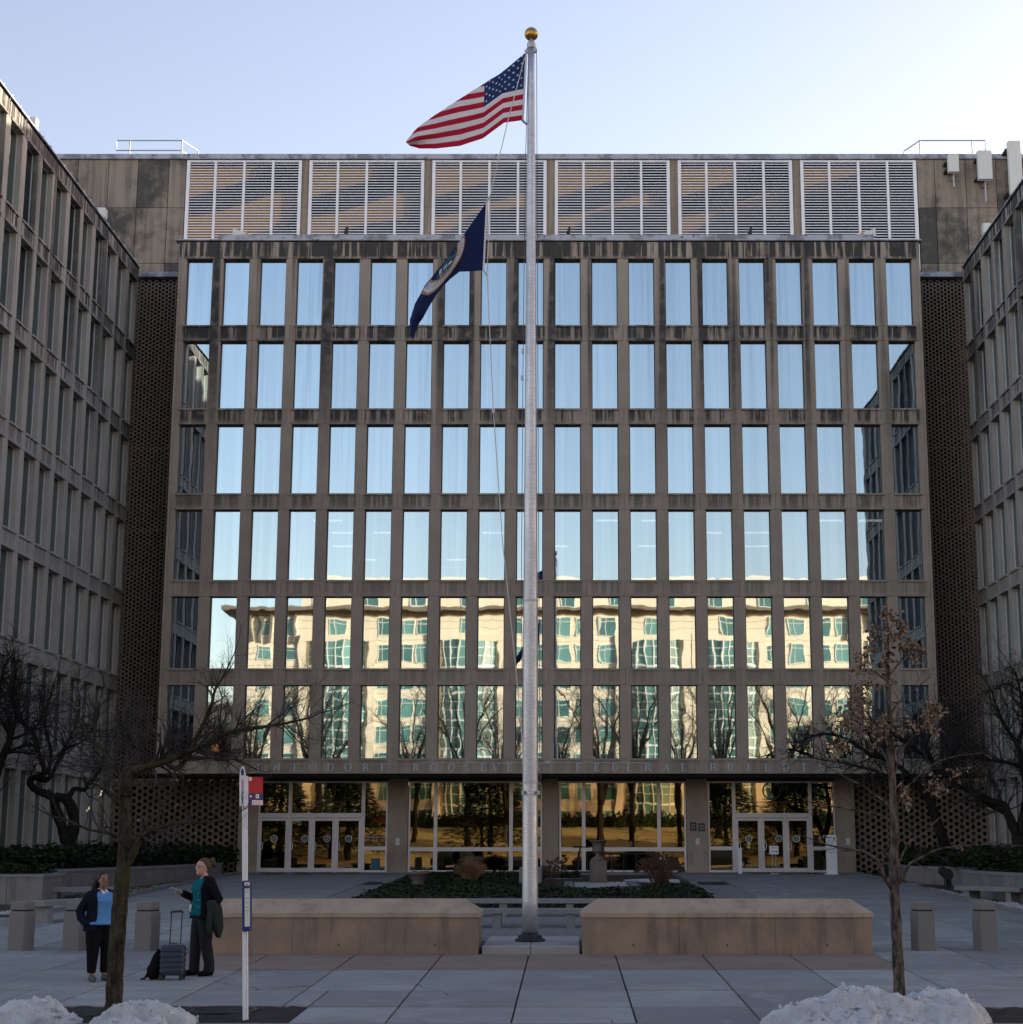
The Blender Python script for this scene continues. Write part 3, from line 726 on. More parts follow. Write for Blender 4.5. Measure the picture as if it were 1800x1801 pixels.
one('poster', M['teal_sign'], parent=hall, fn=lambda b: b.box(-8.38, -8.0, YG+.018, YG+.024, 1.50, 1.98))

# ------------------------------------------------------------------ the two wings
PW = 1.804; OW = 1.30
wsp = spandrel_mesh('spandrel', PW, SILL[0]-HEAD[1], OW, M['wing_concrete'])
wtop = spandrel_mesh('parapet_panel', PW, .70, OW, M['wing_concrete'], sill=False)
wbot = spandrel_mesh('spandrel', PW, SILL[5]-5.25, OW, M['wing_concrete'])
wpi = pier_mesh(PW-OW, OPH, M['wing_concrete'])
wpg = pier_mesh(PW-OW, 4.2, M['wing_concrete'])
wfr = frame_mesh(OW, OPH, M['frame_alu'], .20, .03); wpn = pane_mesh(OW, OPH, M['glass_wing'], .225, .028)
wfg = frame_mesh(OW, 4.2, M['frame_alu'], .20, .03); wpg2 = pane_mesh(OW, 4.2, M['glass_wing'], .225, .028)
def wing(label, X, sgn, ys, yend):
    """sgn=+1: the face looks towards +X (left wing); ys: window centres along Y"""
    rz = pi/2*sgn
    w = thing('office_wing', label, 'building', (X, (ys[0]+ys[-1])/2, 1.1))
    for y in ys:
        put('parapet_panel', wtop, (X, y, HEAD[0]), w, rz)
        for i in range(5): put('spandrel', wsp, (X, y, HEAD[i+1]), w, rz)
        put('spandrel', wbot, (X, y, 5.25), w, rz)
        for i in range(6):
            f = put('window_frame', wfr, (X, y, SILL[i]), w, rz); p = put('pane', wpn, (X, y, SILL[i]), f)
        f = put('window_frame', wfg, (X, y, 1.05), w, rz); put('pane', wpg2, (X, y, 1.05), f)
    y0, y1 = min(ys)-PW/2, max(ys)+PW/2
    for k in range(len(ys)+1):
        y = min(ys)-PW/2+PW*k
        for i in range(6): put('pier', wpi, (X, y, SILL[i]), w, rz)
        put('pier', wpg, (X, y, 1.05), w, rz)
    d = -sgn
    dp = 12 if sgn > 0 else 24
    xa, xb = sorted((X+d*.36, X+d*dp))
    one('core', M['void'], parent=w, fn=lambda b: b.box(xa, xb, y0-.2, 73.15, .9, 28.3))
    xa, xb = sorted((X, X+d*dp))
    for za, zb in [(HEAD[0], 28.39)]+[(HEAD[j], HEAD[j-1]) for j in range(1, 6)]+[(.9, HEAD[5])]:
        one('end_wall', M['wing_concrete'], parent=w, fn=lambda b: b.box(xa, xb, y0-.56, y0-.26, za+.003, zb-.003))
    x1, x2 = sorted((X, X+d*.34))
    if 73.19-y1 > .05: one('corner_panel', M['wing_concrete'], parent=w, fn=lambda b: b.box(x1, x2, y1+.26, 73.19, .9, 28.39))
    one('roof', M['coping'], parent=w, fn=lambda b: b.box(xa, xb, y0-.5, 73.15, 28.3, 28.38))
    xr, xq = sorted((X-d*.07, X+d*.25))
    def cop(b):
        b.box(xr, xq, y0-.6, 73.15, 28.395, 28.45)
        y = y0
        while y < 73: b.box(X-.03, X+.06, y, y+.10, 28.45, 28.53); y += .9
    one('coping', M['coping'], parent=w, fn=cop)
    return w
LY = [55.39+.65+PW*k for k in range(-3, 10)]
RY = [71.75+.65-PW*k for k in range(0, 18)]
lw = wing('left office wing with deep vertical window openings, its near top corner sunlit', -19.6, 1, LY, 49)
rw = wing('right office wing with deep vertical window openings, all in shade', 18.05, -1, sorted(RY), 40)

def roof_flood(x, y, z, label, s=1.0):
    t = thing('roof_floodlight', label, 'floodlight', (x, y, z), 'roof floodlights')
    one('lamp_head', M['pale_panel'], parent=t, fn=lambda b: (b.bbox(x-.22*s, x+.22*s, y-.18, y+.18, z+.16, z+.60*s, .02)))
    one('bracket', M['galv'], parent=t, fn=lambda b: (b.box(x-.03, x+.03, y-.03, y+.03, z, z+.2), b.box(x-.15, x+.15, y-.06, y+.06, z, z+.03)))
roof_flood(-19.85, 58.2, 28.38, 'box floodlight on the left wing roof against the sky')
roof_flood(-19.75, 67.3, 28.38, 'box floodlight on the left wing roof in front of the blotchy penthouse wall')
roof_flood(18.2, 69.1, 28.38, 'box floodlight on the right wing roof in front of the penthouse wall')
def roof_wedge(x, sg, label):
    z = 28.83; y = YF+.3
    t = thing('roof_hatch_prop', label, 'roof fixture', (x, y, z), 'metal wedges on the roof edge')
    one('panel', M['pale_panel'], parent=t, fn=lambda b: b.prism([(x-.42,z),(x+.42,z),(x+.42,z+.10),(x-.40,z+.36)] if sg > 0 else [(x-.42,z),(x+.42,z),(x+.40,z+.36),(x-.42,z+.10)], y, y+.25))
    one('bracket', M['brass'], parent=t, fn=lambda b: b.box(x-.04+.2*sg, x+.06+.2*sg, y-.03, y-.005, z, z+.2))
roof_wedge(-14.35, 1, 'sloping metal wedge on the roof edge at the left end of the louvres')
roof_wedge(13.15, -1, 'sloping metal wedge on the roof edge at the right end of the louvres')
def roof_spot(x, label):
    z = 28.83; y = YF+.25
    t = thing('roof_spotlight', label, 'spotlight', (x, y, z), 'small dark spotlights on the roof edge')
    one('lamp_head', M['black_plastic'], parent=t, fn=lambda b: b.prism([(x-.06,z+.16),(x+.10,z+.1),(x+.12,z+.42),(x+.05,z+.44)], y, y+.2))
    one('bracket', M['iron'], parent=t, fn=lambda b: b.box(x-.02, x+.05, y+.05, y+.12, z, z+.2))
roof_spot(-9.8, 'small dark spotlight on the roof edge under the second louvre bay'); roof_spot(.0, 'small dark spotlight on the roof edge just right of the flagpole'); roof_spot(8.0, 'small dark spotlight on the roof edge under the fifth louvre bay')

def railing(x0, x1, label, sg):
    t = thing('roof_railing', label, 'railing', (x0, 74.8, 34.25)); y = 74.8
    def b_(b):
        b.tube([(x0,y,34.82),(x0,y,35.32),(x1,y,35.32),(x1+.5*sg,y+1.2,35.3)], .035, 6)
        if sg > 0: b.tube([(x0,y,34.82),(x1,y,34.82),(x1+.5*sg,y+1.2,34.8)], .03, 6)
    one('rail', M['galv'], parent=t, fn=b_)
    for px in (x0+.62*sg, x1): one('post', M['galv'], parent=t, fn=lambda b: b.tube([(px,y,34.2),(px,y,35.36)], .035, 6))
    one('post', M['galv'], parent=t, fn=lambda b: b.tube([(x1+.5*sg,y+1.2,34.2),(x1+.5*sg,y+1.2,35.3)], .035, 6))
railing(-21.4, -18.3, 'pale two-bar railing on the penthouse roof at the left', 1)
railing(19.8, 16.7, 'single-bar railing on the penthouse roof at the right', -1)
def antenna(x0, x1, z0, z1, y, label, stem):
    t = thing('panel_antenna', label, 'antenna', ((x0+x1)/2, y, z0), 'antennas on the penthouse wall'); xm = (x0+x1)/2
    one('panel', M['pale_panel'], parent=t, fn=lambda b: b.bbox(x0, x1, y, y+.28, z0, z1, .03))
    one('mast', M['galv'], parent=t, fn=lambda b: b.tube([(xm+.05,y+.36,z0-stem),(xm+.05,y+.36,z1-.1)], .045, 8))
    for z in (z0+.12, z1-.35): one('bracket', M['black_plastic'], parent=t, fn=lambda b: b.box(xm-.35, xm+.12, y+.30, 73.99, z, z+.09))
    def br(b):
        b.tube([(xm-.15,y+.3,z0),(xm-.18,y+.42,z0-.22),(xm,y+.42,z0-.28),(xm+.2,y+.36,z0-.1)], .015, 5); b.tube([(xm-.22,y+.4,z0-.32),(xm+.24,y+.4,z0-.32)], .015, 5)
    one('cable', M['black_plastic'], parent=t, fn=br)
antenna(17.65, 18.15, 33.15, 34.0, 73.3, 'small pale box antenna on the penthouse wall, leftmost of three', .62)
antenna(19.0, 19.66, 32.75, 34.15, 73.2, 'tall white panel antenna, middle one of three on the penthouse wall', 1.0)
antenna(20.35, 20.95, 31.9, 34.5, 72.9, 'tallest white panel antenna rising behind the right wing roof', .5)

# ------------------------------------------------------------------ across the street: what the windows mirror
m = NM('cream_stone'); p = m.pos()
c = m.mix(m.noise(p, .8, 5), (.66, .54, .40), (.75, .63, .48)); m.set(col=c, rough=.85, spec=.2); M['cream'] = m.m
M['teal_glass'] = plain('teal_glass', (.045, .125, .115), .12, 0, .3, .8, 0, .8)
M['teal_glass_hi'] = plain('pale_teal_glass', (.11, .24, .22), .12, 0, .3, .8, 0, .8)
M['white_mullion'] = plain('white_mullion', (.70, .68, .60), .5)
M['brick'] = plain('orange_brick', (.42, .16, .07), .9, 0, .15, 6)
M['cornice'] = plain('brown_cornice', (.16, .12, .085), .8)
YB = -45.0
cb = thing('stone_building', 'sunlit cream stone building with green glass bays mirrored in the office windows', 'building', (2, YB, 4))
def cwall(b):                                                    # back of every opening stays solid stone
    b.box(-36, 52, -62, YB-.3, 3.5, 27.2)
one('wall', M['cream'], parent=cb, fn=cwall)
one('upper_storey', M['cream'], parent=cb, fn=lambda b: b.box(-30, 48, -60, YB-3, 27.9, 31.2))
one('roof', M['white_mullion'], parent=cb, fn=lambda b: [b.prism([(x0, 31.2), (x0+11.6, 31.2), (x0+11.6, 31.45), (x0+5.8, 31.9), (x0, 31.45)], -60, YB-2.2) for x0 in (-31, -19, -7, 5, 17, 29)])
def corn(b):
    b.prismz([(-38.2,YB+1.6),(-38.2,-62),(53,-62),(53,YB+1.6)], 27.55, 27.9); b.prismz([(-37,YB+.6),(-37,-62),(52.6,-62),(52.6,YB+.6)], 27.2, 27.55)
one('cornice', M['cornice'], parent=cb, fn=corn)
def brk(b):
    for x in [-35.2+1.1*k for k in range(3)]+[-31.5, -30.3]+[31+1.2*k for k in range(4)]+[44+1.2*k for k in range(4)]: b.box(x, x+.22, YB, YB+.5, 24.2, 27.2)
one('bracket', M['cornice'], parent=cb, fn=brk)
FL = [4.0+2.98*i for i in range(8)]
wf = MB(); w, h = 1.75, 1.95
for x0, x1, z0, z1 in ((-w/2,-w/2+.09,0,h),(w/2-.09,w/2,0,h),(-w/2,w/2,0,.09),(-w/2,w/2,h-.09,h),(-w/6-.03,-w/6+.03,.09,h-.09),(-w/2+.09,w/2-.09,h*.72,h*.72+.06)): wf.box(x0, x1, -.06, .05, z0, z1)
wf_m = wf.mesh('window', M['white_mullion']); wg = MB(); wg.box(-w/2+.08, w/2-.08, -.03, .0, .08, h-.08); wg_m = [wg.mesh('pane', M['teal_glass']), wg.mesh('pane', M['teal_glass_hi'])]
BAY = [-25.5, -11.0, 9.5, 17.8, 36.0]
stn = [MB() for _ in range(3)]
for i, z in enumerate(FL):
    xs = []
    for bx in [-33.6,-30.9,-20.3,-17.9,-15.9,-5.8,-3.4,-.6,1.8,4.4,23.0,25.4,28.2,30.6,42.0,44.4,47.2,49.6]+(BAY if i == 7 else []): xs.append(bx)
    for x in xs:
        f = put('window', wf_m, (x, YB+.05, z), cb); put('pane', random.choice(wg_m), (x, YB+.05, z), f)
# stone facing courses around the openings (joints recessed)
def courses(b):
    z = 3.6
    while z < 26.9:
        b.box(-35.9, 51.9, YB-.30, YB-.012, z+.012, z+.72); z += .737
one('stone_course', M['cream'], parent=cb, fn=courses, kind='stuff')
for bx in BAY:                                                   # bowed bays of green glass between stone piers
    def bow(b, glass):
        n = 8; R = 3.6
        for i in range(n):
            a0, a1 = radians(-62+124*i/n), radians(-62+124*(i+1)/n)
            xa, ya, xc, yc = bx+R*sin(a0), YB-1.5+R*cos(a0)*.75, bx+R*sin(a1), YB-1.5+R*cos(a1)*.75
            if glass:
                b.add([(xa,ya,4),(xc,yc,4),(xc,yc,24.2),(xa,ya,24.2)], [(3,2,1,0)], i % 2)
            else:
                b.box(xa-.07, xa+.07, ya-.05, ya+.10, 4, 24.2)
                for z in FL[:7]:
                    for zz, t in ((z-.55, .22), (z+.6, .07), (z+1.5, .07)):
                        b.add([(xa,ya+.06,zz),(xc,yc+.06,zz),(xc,yc+.06,zz+t),(xa,ya+.06,zz+t),(xa,ya-.02,zz),(xc,yc-.02,zz),(xc,yc-.02,zz+t),(xa,ya-.02,zz+t)], [(3,2,1,0),(7,6,2,3),(0,1,5,4)])
    g = one('bay_window', [M['teal_glass'], M['teal_glass_hi']], parent=cb, fn=lambda b: bow(b, True))
    one('frame', M['white_mullion'], parent=g, fn=lambda b: bow(b, False))
    one('bay_pier', M['cream'], parent=cb, fn=lambda b: (b.box(bx-4.2, bx-3.3, YB, YB+.45, 4, 25.0), b.box(bx+3.3, bx+4.2, YB, YB+.45, 4, 25.0), b.box(bx-4.2, bx+4.2, YB, YB+.5, 24.2, 25.0)))
for k in range(14):
    x = -28+5.6*k
    f = put('window', wf_m, (x, YB-2.94, 28.5), cb); put('pane', wg_m[0], (x, YB-2.94, 28.5), f)
rb = thing('brick_building', 'orange brick building mirrored in the lowest windows at the left', 'building', (-43, -44, 4))
one('wall', M['brick'], parent=rb, fn=lambda b: b.box(-47.5, -38.5, -58, -44, 3.5, 14.5))
for z in (5.2, 7.6, 10, 12.2):
    for x in (-46.3, -44.6, -42.9, -41.2, -39.7): one('window', M['teal_glass'], parent=rb, fn=lambda b: b.box(x-.35, x+.35, -44, -43.95, z, z+1.3))
pb = thing('low_building', 'pale low building far off mirrored at the left of the office windows', 'building', (-52, -90, 4))
one('wall', M['cream'], parent=pb, fn=lambda b: b.box(-90, -42, -120, -90, 3.5, 20.5))
one('roof', M['white_mullion'], parent=pb, fn=lambda b: b.box(-91, -41, -120, -89, 20.5, 21.4))
for x in range(-88, -44, 5): one('window', M['teal_glass'], parent=pb, fn=lambda b: b.box(x, x+3, -90, -89.95, 15.5, 17.3))
tag(one('hedge', M['ivy'], 'dark clipped hedge in front of the cream building seen in the door glass', 'hedge', fn=lambda b: [b.add([(x-.1+random.uniform(-.2,.2), y, z), (x+.35, y+random.uniform(-.2,.2), z+random.uniform(-.1,.3)), (x+.1, y+.1, z+.4)], [(0,1,2)]) for x, y, z in [(random.uniform(-34, 50), yy, 3.9+random.uniform(0, 1.)*max(0, .9+1.3*fb(xx*.22, 3))) for xx, yy in [(random.uniform(-34, 50), random.uniform(-43.6, -42)) for _ in range(9000)]]]), kind='stuff')
M['car_glass'] = plain('dark_car_glass', (.01, .012, .014), .1)
def car(x, y, mat, label, rz, z=.31, tall=1.0):
    t = thing('parked_car', label, 'car', (x, y, z), 'cars parked along the kerb'); 
    sec = [(-2.25,.35,.62),(-2.2,.32,.86),(-1.35,.30,.95),(-.6,.30,.97),(1.0,.30,.97),(1.9,.32,.92),(2.2,.36,.70)]
    b = MB(); rings = []
    for px, zl, zh in sec:
        wd = .90 if abs(px) < 2 else .78
        rings.append([(px,-wd+.06,zl),(px,wd-.06,zl),(px,wd,zl+.12),(px,wd,zh-.12),(px,wd-.14,zh),(px,-wd+.14,zh),(px,-wd,zh-.12),(px,-wd,zl+.12)])
    b.loft(rings); me = b.mesh('body', mat, smooth=False)
    def part(n, me, par=t): o = put(n, me, (x, y, z), par); return o
    bo = part('body', me)
    b = MB(); H = 1.45*tall
    b.loft([[(px,-w2,.95),(px,w2,.95),(px+dx,w2-.16,hh),(px+dx,-w2+.16,hh)] for px, dx, w2, hh in ((-1.75,.0,.80,1.0),(-1.5,.25,.82,H-.1),(-.2,0,.82,H),(.9,-.1,.82,H-.06),(1.55,.0,.80,1.0))])
    part('cabin', b.mesh('cabin', [M['car_glass']]))
    b = MB(); b.box(-1.1, .75, -.66, .66, H-.04, H+.02); part('roof', b.mesh('roof', mat))
    for wx in (-1.4, 1.35):
        for wy in (-.86, .86):
            b = MB(); b.lathe(0, 0, [(.18,-.1),(.32,-.1),(.34,-.06),(.34,.06),(.32,.1),(.18,.1)], 18); b.v = [(wx+vx, wy+vz, .33+vy) for vx, vy, vz in b.v]
            w_ = part('wheel', b.mesh('wheel', M['black_plastic']))
            b = MB(); b.lathe(0, 0, [(.19,-.09),(.19,.09)], 12); b.v = [(wx+vx, wy+vz*1.14, .33+vy) for vx, vy, vz in b.v]; put('rim', b.mesh('rim', M['galv']), (x, y, z), w_)
    t.rotation_euler = (0, 0, rz)
dk = plain('dark_car_paint', (.012, .014, .018), .25, .3); rd = plain('red_car_paint', (.35, .012, .012), .3); gn = plain('grey_green_car_paint', (.05, .07, .07), .25, .4); wh = plain('pale_car_paint', (.55, .56, .58), .3)
car(-9.2, 3.2, dk, 'black parked car mirrored left of the flagpole in the lobby glass', .0, .33, 1.1)
car(6.2, 3.4, gn, 'grey-green parked car mirrored right of the flagpole in the lobby glass', .0, .33, 1.15)
car(13.0, 3.2, dk, 'black parked car mirrored in the right entrance doors', .02, .33, 1.1)
car(-19.5, -42.6+.6, rd, 'bright red car behind the lawn mirrored in the lobby glass', .0, 4.0)
car(-30, -42, wh, 'white parked car behind the lawn mirrored in the left entrance doors', .0, 4.0)

# ------------------------------------------------------------------ low walls, bollards, benches, planters
def low_wall(x0, x1, label):
    y0, y1 = 33.37, 34.75; t = thing('low_wall', label, 'wall', ((x0+x1)/2, y0, gz(y0)))
    n = 3
    for k in range(n):
        a, c = x0+.03+(x1-x0-.06)*k/n, x0+.03+(x1-x0-.06)*(k+1)/n
        one('wall_stone', M['brown_granite'], parent=t, fn=lambda b: b.bbox(a+.001, c-.001, y0+.03, y1-.03, .5, 1.315, .006))
    zl, zt, r = 1.318, 1.405, .28
    xm0, xm1, ym0, ym1 = x0+.36, x1-.36, y0+.42, y1-.42
    def cap(b):
        b.add([(x0,y0,zl),(x1,y0,zl),(x1,y1,zl),(x0,y1,zl),(x0,y0,zt),(x1,y0,zt),(x1,y1,zt),(x0,y1,zt),(xm0,ym0,zt+r*.86),(xm1,ym0,zt+r*.86),(xm1,ym1,zt+r*.86),(xm0,ym1,zt+r*.86)],
              [(3,2,1,0),(0,1,5,4),(1,2,6,5),(2,3,7,6),(3,0,4,7),(4,5,9,8),(5,6,10,9),(6,7,11,10),(7,4,8,11),(8,9,10,11)])
    one('cap_stone', M['brown_cap'], parent=t, fn=cap)
    for hx in (x0+(x1-x0)*.84, x0+(x1-x0)*.18, x0+(x1-x0)*.5): one('weep_hole', M['void'], parent=t, fn=lambda b: b.add([(hx+.018*cos(a*pi/4), y0+.029, .80+.018*sin(a*pi/4)) for a in range(8)]+[(hx+.018*cos(a*pi/4), y0+.027, .80+.018*sin(a*pi/4)) for a in range(8)], [(15,14,13,12,11,10,9,8)]+[(i,(i+1)%8,8+(i+1)%8,8+i) for i in range(8)]))
low_wall(-7.15, -1.70, 'long brown granite low wall with sloped cap left of the flagpole')
low_wall(.245, 5.92, 'long brown granite low wall with sloped cap right of the flagpole')
def bollard_proto(x, y, label, rz):
    t = thing('bollard', label, 'bollard', (x, y, gz(y)), 'square granite bollards across the plaza'); z = gz(y); w = .168
    one('post', M['bollard'], parent=t, fn=lambda b: b.bbox(x-w-.015, x+w+.015, y-w-.015, y+w+.015, z-.02, z+.755, .012), at=(x,y,z))
    one('neck', M['void'], parent=t, fn=lambda b: b.box(x-w+.012, x+w-.012, y-w+.012, y+w-.012, z+.755, z+.785), at=(x,y,z))
    one('cap', M['bollard'], parent=t, fn=lambda b: b.bbox(x-w-.004, x+w+.004, y-w-.004, y+w+.004, z+.785, z+.945, .016), at=(x,y,z))
    t.rotation_euler = (0, 0, rz); return t
b0 = bollard_proto(-10.82, 34.2, 'square granite bollard nearest the left edge of the photo', -.30)
for x, lb, rz in ((-9.74, 'square granite bollard behind the woman in the blue sweater', -.30), (-8.33, 'square granite bollard between the left street tree and the suitcase', -.27), (7.03, 'square granite bollard just right of the oak trunk', .22), (8.26, 'square granite bollard nearest the right edge of the photo', .24)):
    c = copy_tree(b0, (x, 34.2, gz(34.2)), rz); c['label'] = lb
def stone_bench(x0, x1, y, d, zt, label, legs, rz=0., gr='stone benches', thick=.11):
    xm = (x0+x1)/2; t = thing('stone_bench', label, 'bench', (xm, y, gz(y)), gr); z = gz(y)
    one('seat', M['bench'], parent=t, fn=lambda b: b.bbox(x0, x1, y-d/2, y+d/2, zt-thick, zt, .012), at=(xm,y,z))
    for lx in legs: one('leg', M['bench'], parent=t, fn=lambda b: b.bbox(lx-.10, lx+.10, y-d/2+.06, y+d/2-.06, z-.02, zt-thick-.002, .008), at=(xm,y,z))
    t.rotation_euler = (0, 0, rz)
stone_bench(-2.9, 1.25, 40.3, .5, 1.21, 'nearer pale stone bench seen between the brown walls behind the flagpole', (-2.5, -1.65, .07, .9))
stone_bench(-2.9, 1.25, 44.2, .5, 1.30, 'farther pale stone bench in front of the ivy behind the flagpole', (-2.5, -1.65, .05, .9))
stone_bench(11.3, 13.9, 50.9, .62, 1.42, 'stone bench beside the right planter near the floodlight', (11.75, 13.4), -1.0, thick=.13)
stone_bench(-15.6, -13.4, 50.9, .55, 1.40, 'stone bench beside the left planter behind the woman in blue', (-15.2, -13.8), .35, thick=.13)
stone_bench(-13.6, -11.3, 42.8, .6, 1.33, 'stone bench cut off by the left photo edge behind a bollard', (-13.3, -11.6), 1.15, thick=.13)

def planter(label, pts, zt, th=.28, soil=None, cat='planter'):
    """curved stone-clad wall; pts run with the outer face on the right-hand side"""
    P = [Vector((x, y, 0)) for x, y in pts]
    t = thing('planter_wall', label, cat, (pts[0][0], pts[0][1], gz(pts[0][1])))
    N = []
    for i in range(len(P)):
        d = (P[min(i+1,len(P)-1)]-P[max(i-1,0)]).normalized(); N.append(Vector((-d.y, d.x, 0)))
    for i in range(len(P)-1):
        a, c = P[i], P[i+1]; u = (c-a).normalized()*.006; ai, ci = a+N[i]*th, c+N[i+1]*th
        a2, c2 = a+u, c-u
        one('cladding_stone', M['planter'], parent=t, fn=lambda b: b.prismz([(a2.x,a2.y),(c2.x,c2.y),(ci.x,ci.y),(ai.x,ai.y)], gz(min(a.y,c.y))-.05, zt-.09))
        o1, o2 = a-N[i]*.03+u*.4, c-N[i+1]*.03-u*.4
        one('coping_stone', M['bench'], parent=t, fn=lambda b: b.prismz([(o1.x,o1.y),(o2.x,o2.y),(ci.x,ci.y),(ai.x,ai.y)], zt-.088, zt))
planter('near left planter wall of pale streaked stone at the photo edge', [(-19.5,49.3),(-18.4,49.4),(-17.2,49.5),(-16.2,49.6),(-15.2,49.75),(-15.05,51.0),(-15.3,52.3)], 1.80)
planter('long curved left planter wall of grey stone under the dark hedge', [(-19.4,53.0),(-17.8,53.1),(-16.4,53.4),(-15.7,55.2),(-15.1,57.6),(-14.55,60.2),(-14.1,62.8),(-13.85,65.6),(-13.8,68.4)], 1.86)
planter('far right planter wall of pale stone in front of the pierced screen', [(12.9,69.0),(12.6,66.2),(12.42,63.0),(13.2,61.8),(14.1,60.9),(15.2,60.2),(17.0,59.9)], 1.82)
planter('near right planter wall of streaked stone behind the stone bench', [(13.7,58.0),(12.66,55.3),(12.75,53.2),(13.0,51.2),(13.35,49.4),(14.0,47.4),(15.0,45.6),(17.0,44.6)], 1.82)
def bed(x0, x1, y0, y1, zt, nm='planting_soil'):
    one(nm, M['soil'], fn=lambda b: b.box(x0, x1, y0, y1, .9, zt), kind='structure')
def leafy(name, label, cat, region, n, h0, h1, size, mat, seed, zb=None):
    """scatter leaf-sized faces through a mounded volume; region(x,y)->weight or None"""
    rnd = random.Random(seed); b = MB(); x0, x1, y0, y1, f = region; k = 0
    while k < n:
        x, y = rnd.uniform(x0, x1), rnd.uniform(y0, y1); w = f(x, y)
        if w is None: continue
        k += 1
        top = (h0+(h1-h0)*(.5+.5*fb(x*.55, y*.55)))*w
        z = (zb if zb is not None else gz(y))+top*sqrt(rnd.random())
        a, tl = rnd.uniform(0, 2*pi), rnd.uniform(-.9, .9); s = size*rnd.uniform(.6, 1.3)
        ux, uy = cos(a)*s, sin(a)*s; vx, vy, vz = -sin(a)*s*.6*cos(tl), cos(a)*s*.6*cos(tl), s*.6*sin(tl)
        b.add([(x-ux, y-uy, z), (x-vx, y-vy, z-vz+.3*s), (x+ux, y+uy, z), (x+vx, y+vy, z+vz)], [(0,1,2,3)])
    return tag(b.build(name, mat), label, cat, None, 'stuff')
def lreg(x, y):
    if y > 52.9:
        xr = -16.4+ (y-53.4)*.30 if y < 60 else -14.4+(y-60)*.08
        return None if x > xr-.3 else 1.
    return None
leafy('evergreen_shrubs', 'dense dark evergreen shrubs above the long left planter wall', 'shrubs', (-19.3,-13.9,53.3,72.6,lreg), 30000, .30, 1.15, .072, M['ivy'], 1, 1.7)
leafy('evergreen_shrubs', 'low dark evergreen shrubs in the near left planter', 'shrubs', (-19.3,-15.6,49.7,52.6,lambda x,y: 1.), 3500, .20, .50, .07, M['ivy'], 2, 1.7)
leafy('evergreen_shrubs', 'dense dark evergreen shrubs above the right planter walls', 'shrubs', (13.2,17.8,46.5,72.5,lambda x,y: None if x < 13.4+max(0,(50-y))*.35 else 1.), 30000, .30, 1.05, .072, M['ivy'], 3, 1.7)
for x0, x1, y0, y1 in ((-19.4,-16.6,53.4,72.8), (-16.5,-14.75,61.5,72.8), (-19.4,-15.5,49.8,52.5), (13.5,17.9,61.3,72.9), (13.6,17.9,51,58)): bed(x0, x1, y0, y1, 1.74)
def patch(b, pts, z=.02): b.add([(x, y, gz(y)+z) for x, y in pts], [tuple(range(len(pts)))])
for pts in ([(-15.2,44),(-13.7,44),(-13.7,72),(-15.9,72),(-17.5,52)], [(11.95,44),(17.5,44),(15,58),(12.5,72),(11.95,72)]):
    one('planting_strip', M['mulch'], fn=lambda b: patch(b, pts, .004), kind='structure')
def gravel(name, label, reg, n, seed, sz=.035):
    rnd = random.Random(seed); b = MB(); x0, x1, y0, y1, f = reg; k = 0
    while k < n:
        x, y = rnd.uniform(x0, x1), rnd.uniform(y0, y1)
        if f(x, y) is None: continue
        k += 1; s = sz*rnd.uniform(.6, 1.5); z = gz(y)+.01; a = rnd.uniform(0, 2)
        b.add([(x+s*cos(a), y+s*sin(a), z), (x+s*cos(a+2.1), y+s*sin(a+2.1), z), (x+s*cos(a+4.2), y+s*sin(a+4.2), z), (x, y, z+s*1.1)], [(0,1,3),(1,2,3),(2,0,3)])
    tag(b.build(name, M['gravel']), label, 'gravel', None, 'stuff')
gravel('gravel', 'strip of pale gravel behind the left plaza kerb', (-15.3,-13.9,45,62,lambda x,y: 1. if x > -14.9+max(0,(y-50))*.05 and not (51.8 < y < 56.5) else None), 2600, 4, .05)
gravel('gravel', 'strip of pale gravel behind the right plaza kerb', (11.9,12.9,46,62,lambda x,y: 1. if x < 12.45 or y < 50 else None), 2200, 5, .05)
leafy('grass', 'patch of worn grass beside the left planter wall', 'grass', (-15.3,-14.0,51.8,70,lambda x,y: 1. if x > -15.6+(y-52)*.10 and y > 51.8 else None), 3000, .03, .12, .05, plain('worn_grass', (.075,.075,.035), .9, 0, .3, 6), 6)
leafy('grass', 'patch of worn grass before the right planter wall', 'grass', (12.0,12.5,57,68,lambda x,y: 1.), 1800, .03, .1, .05, plain('worn_grass_brown', (.085,.070,.04), .9, 0, .3, 6), 7)
for x, nm in ((-13.78, 'left'), (11.92, 'right')):
    k = thing('plaza_kerb', 'low stone kerb along the %s side of the plaza' % nm, 'kerb', (x, 44, gz(44)))
    y = 43.6
    while y < 71:
        y1 = y+1.85; one('kerb_stone', M['bench'], parent=k, fn=lambda b: b.prismz([(x-.08,y),(x+.08,y),(x+.08,y1-.02),(x-.08,y1-.02)], gz(y)-.1, gz(y)+.13)); y = y1
def flood(x, y, label, s, z0=None):
    z = gz(y) if z0 is None else z0; t = thing('ground_floodlight', label, 'floodlight', (x, y, z), 'black ground floodlights'); 
    one('stand', M['iron'], parent=t, fn=lambda b: (b.box(x-.10, x+.10, y-.1, y+.1, z, z+.04), b.tube([(x+.02*s,y,z),(x+.02*s,y,z+.34)], .07, 8)))
    def hd(b):
        c, q = cos(.72), sin(.72)
        R = lambda px, pz: (x+s*(px*c-pz*q)*1.0, z+.50+px*q+pz*c)
        pr = [R(-.24,-.17), R(.22,-.15), R(.30,.08), R(-.10,.16), R(-.22,.08)]
        if s < 0: pr.reverse()
        b.prism(pr, y-.2, y+.2)
    one('lamp_head', M['black_plastic'], parent=t, fn=hd)
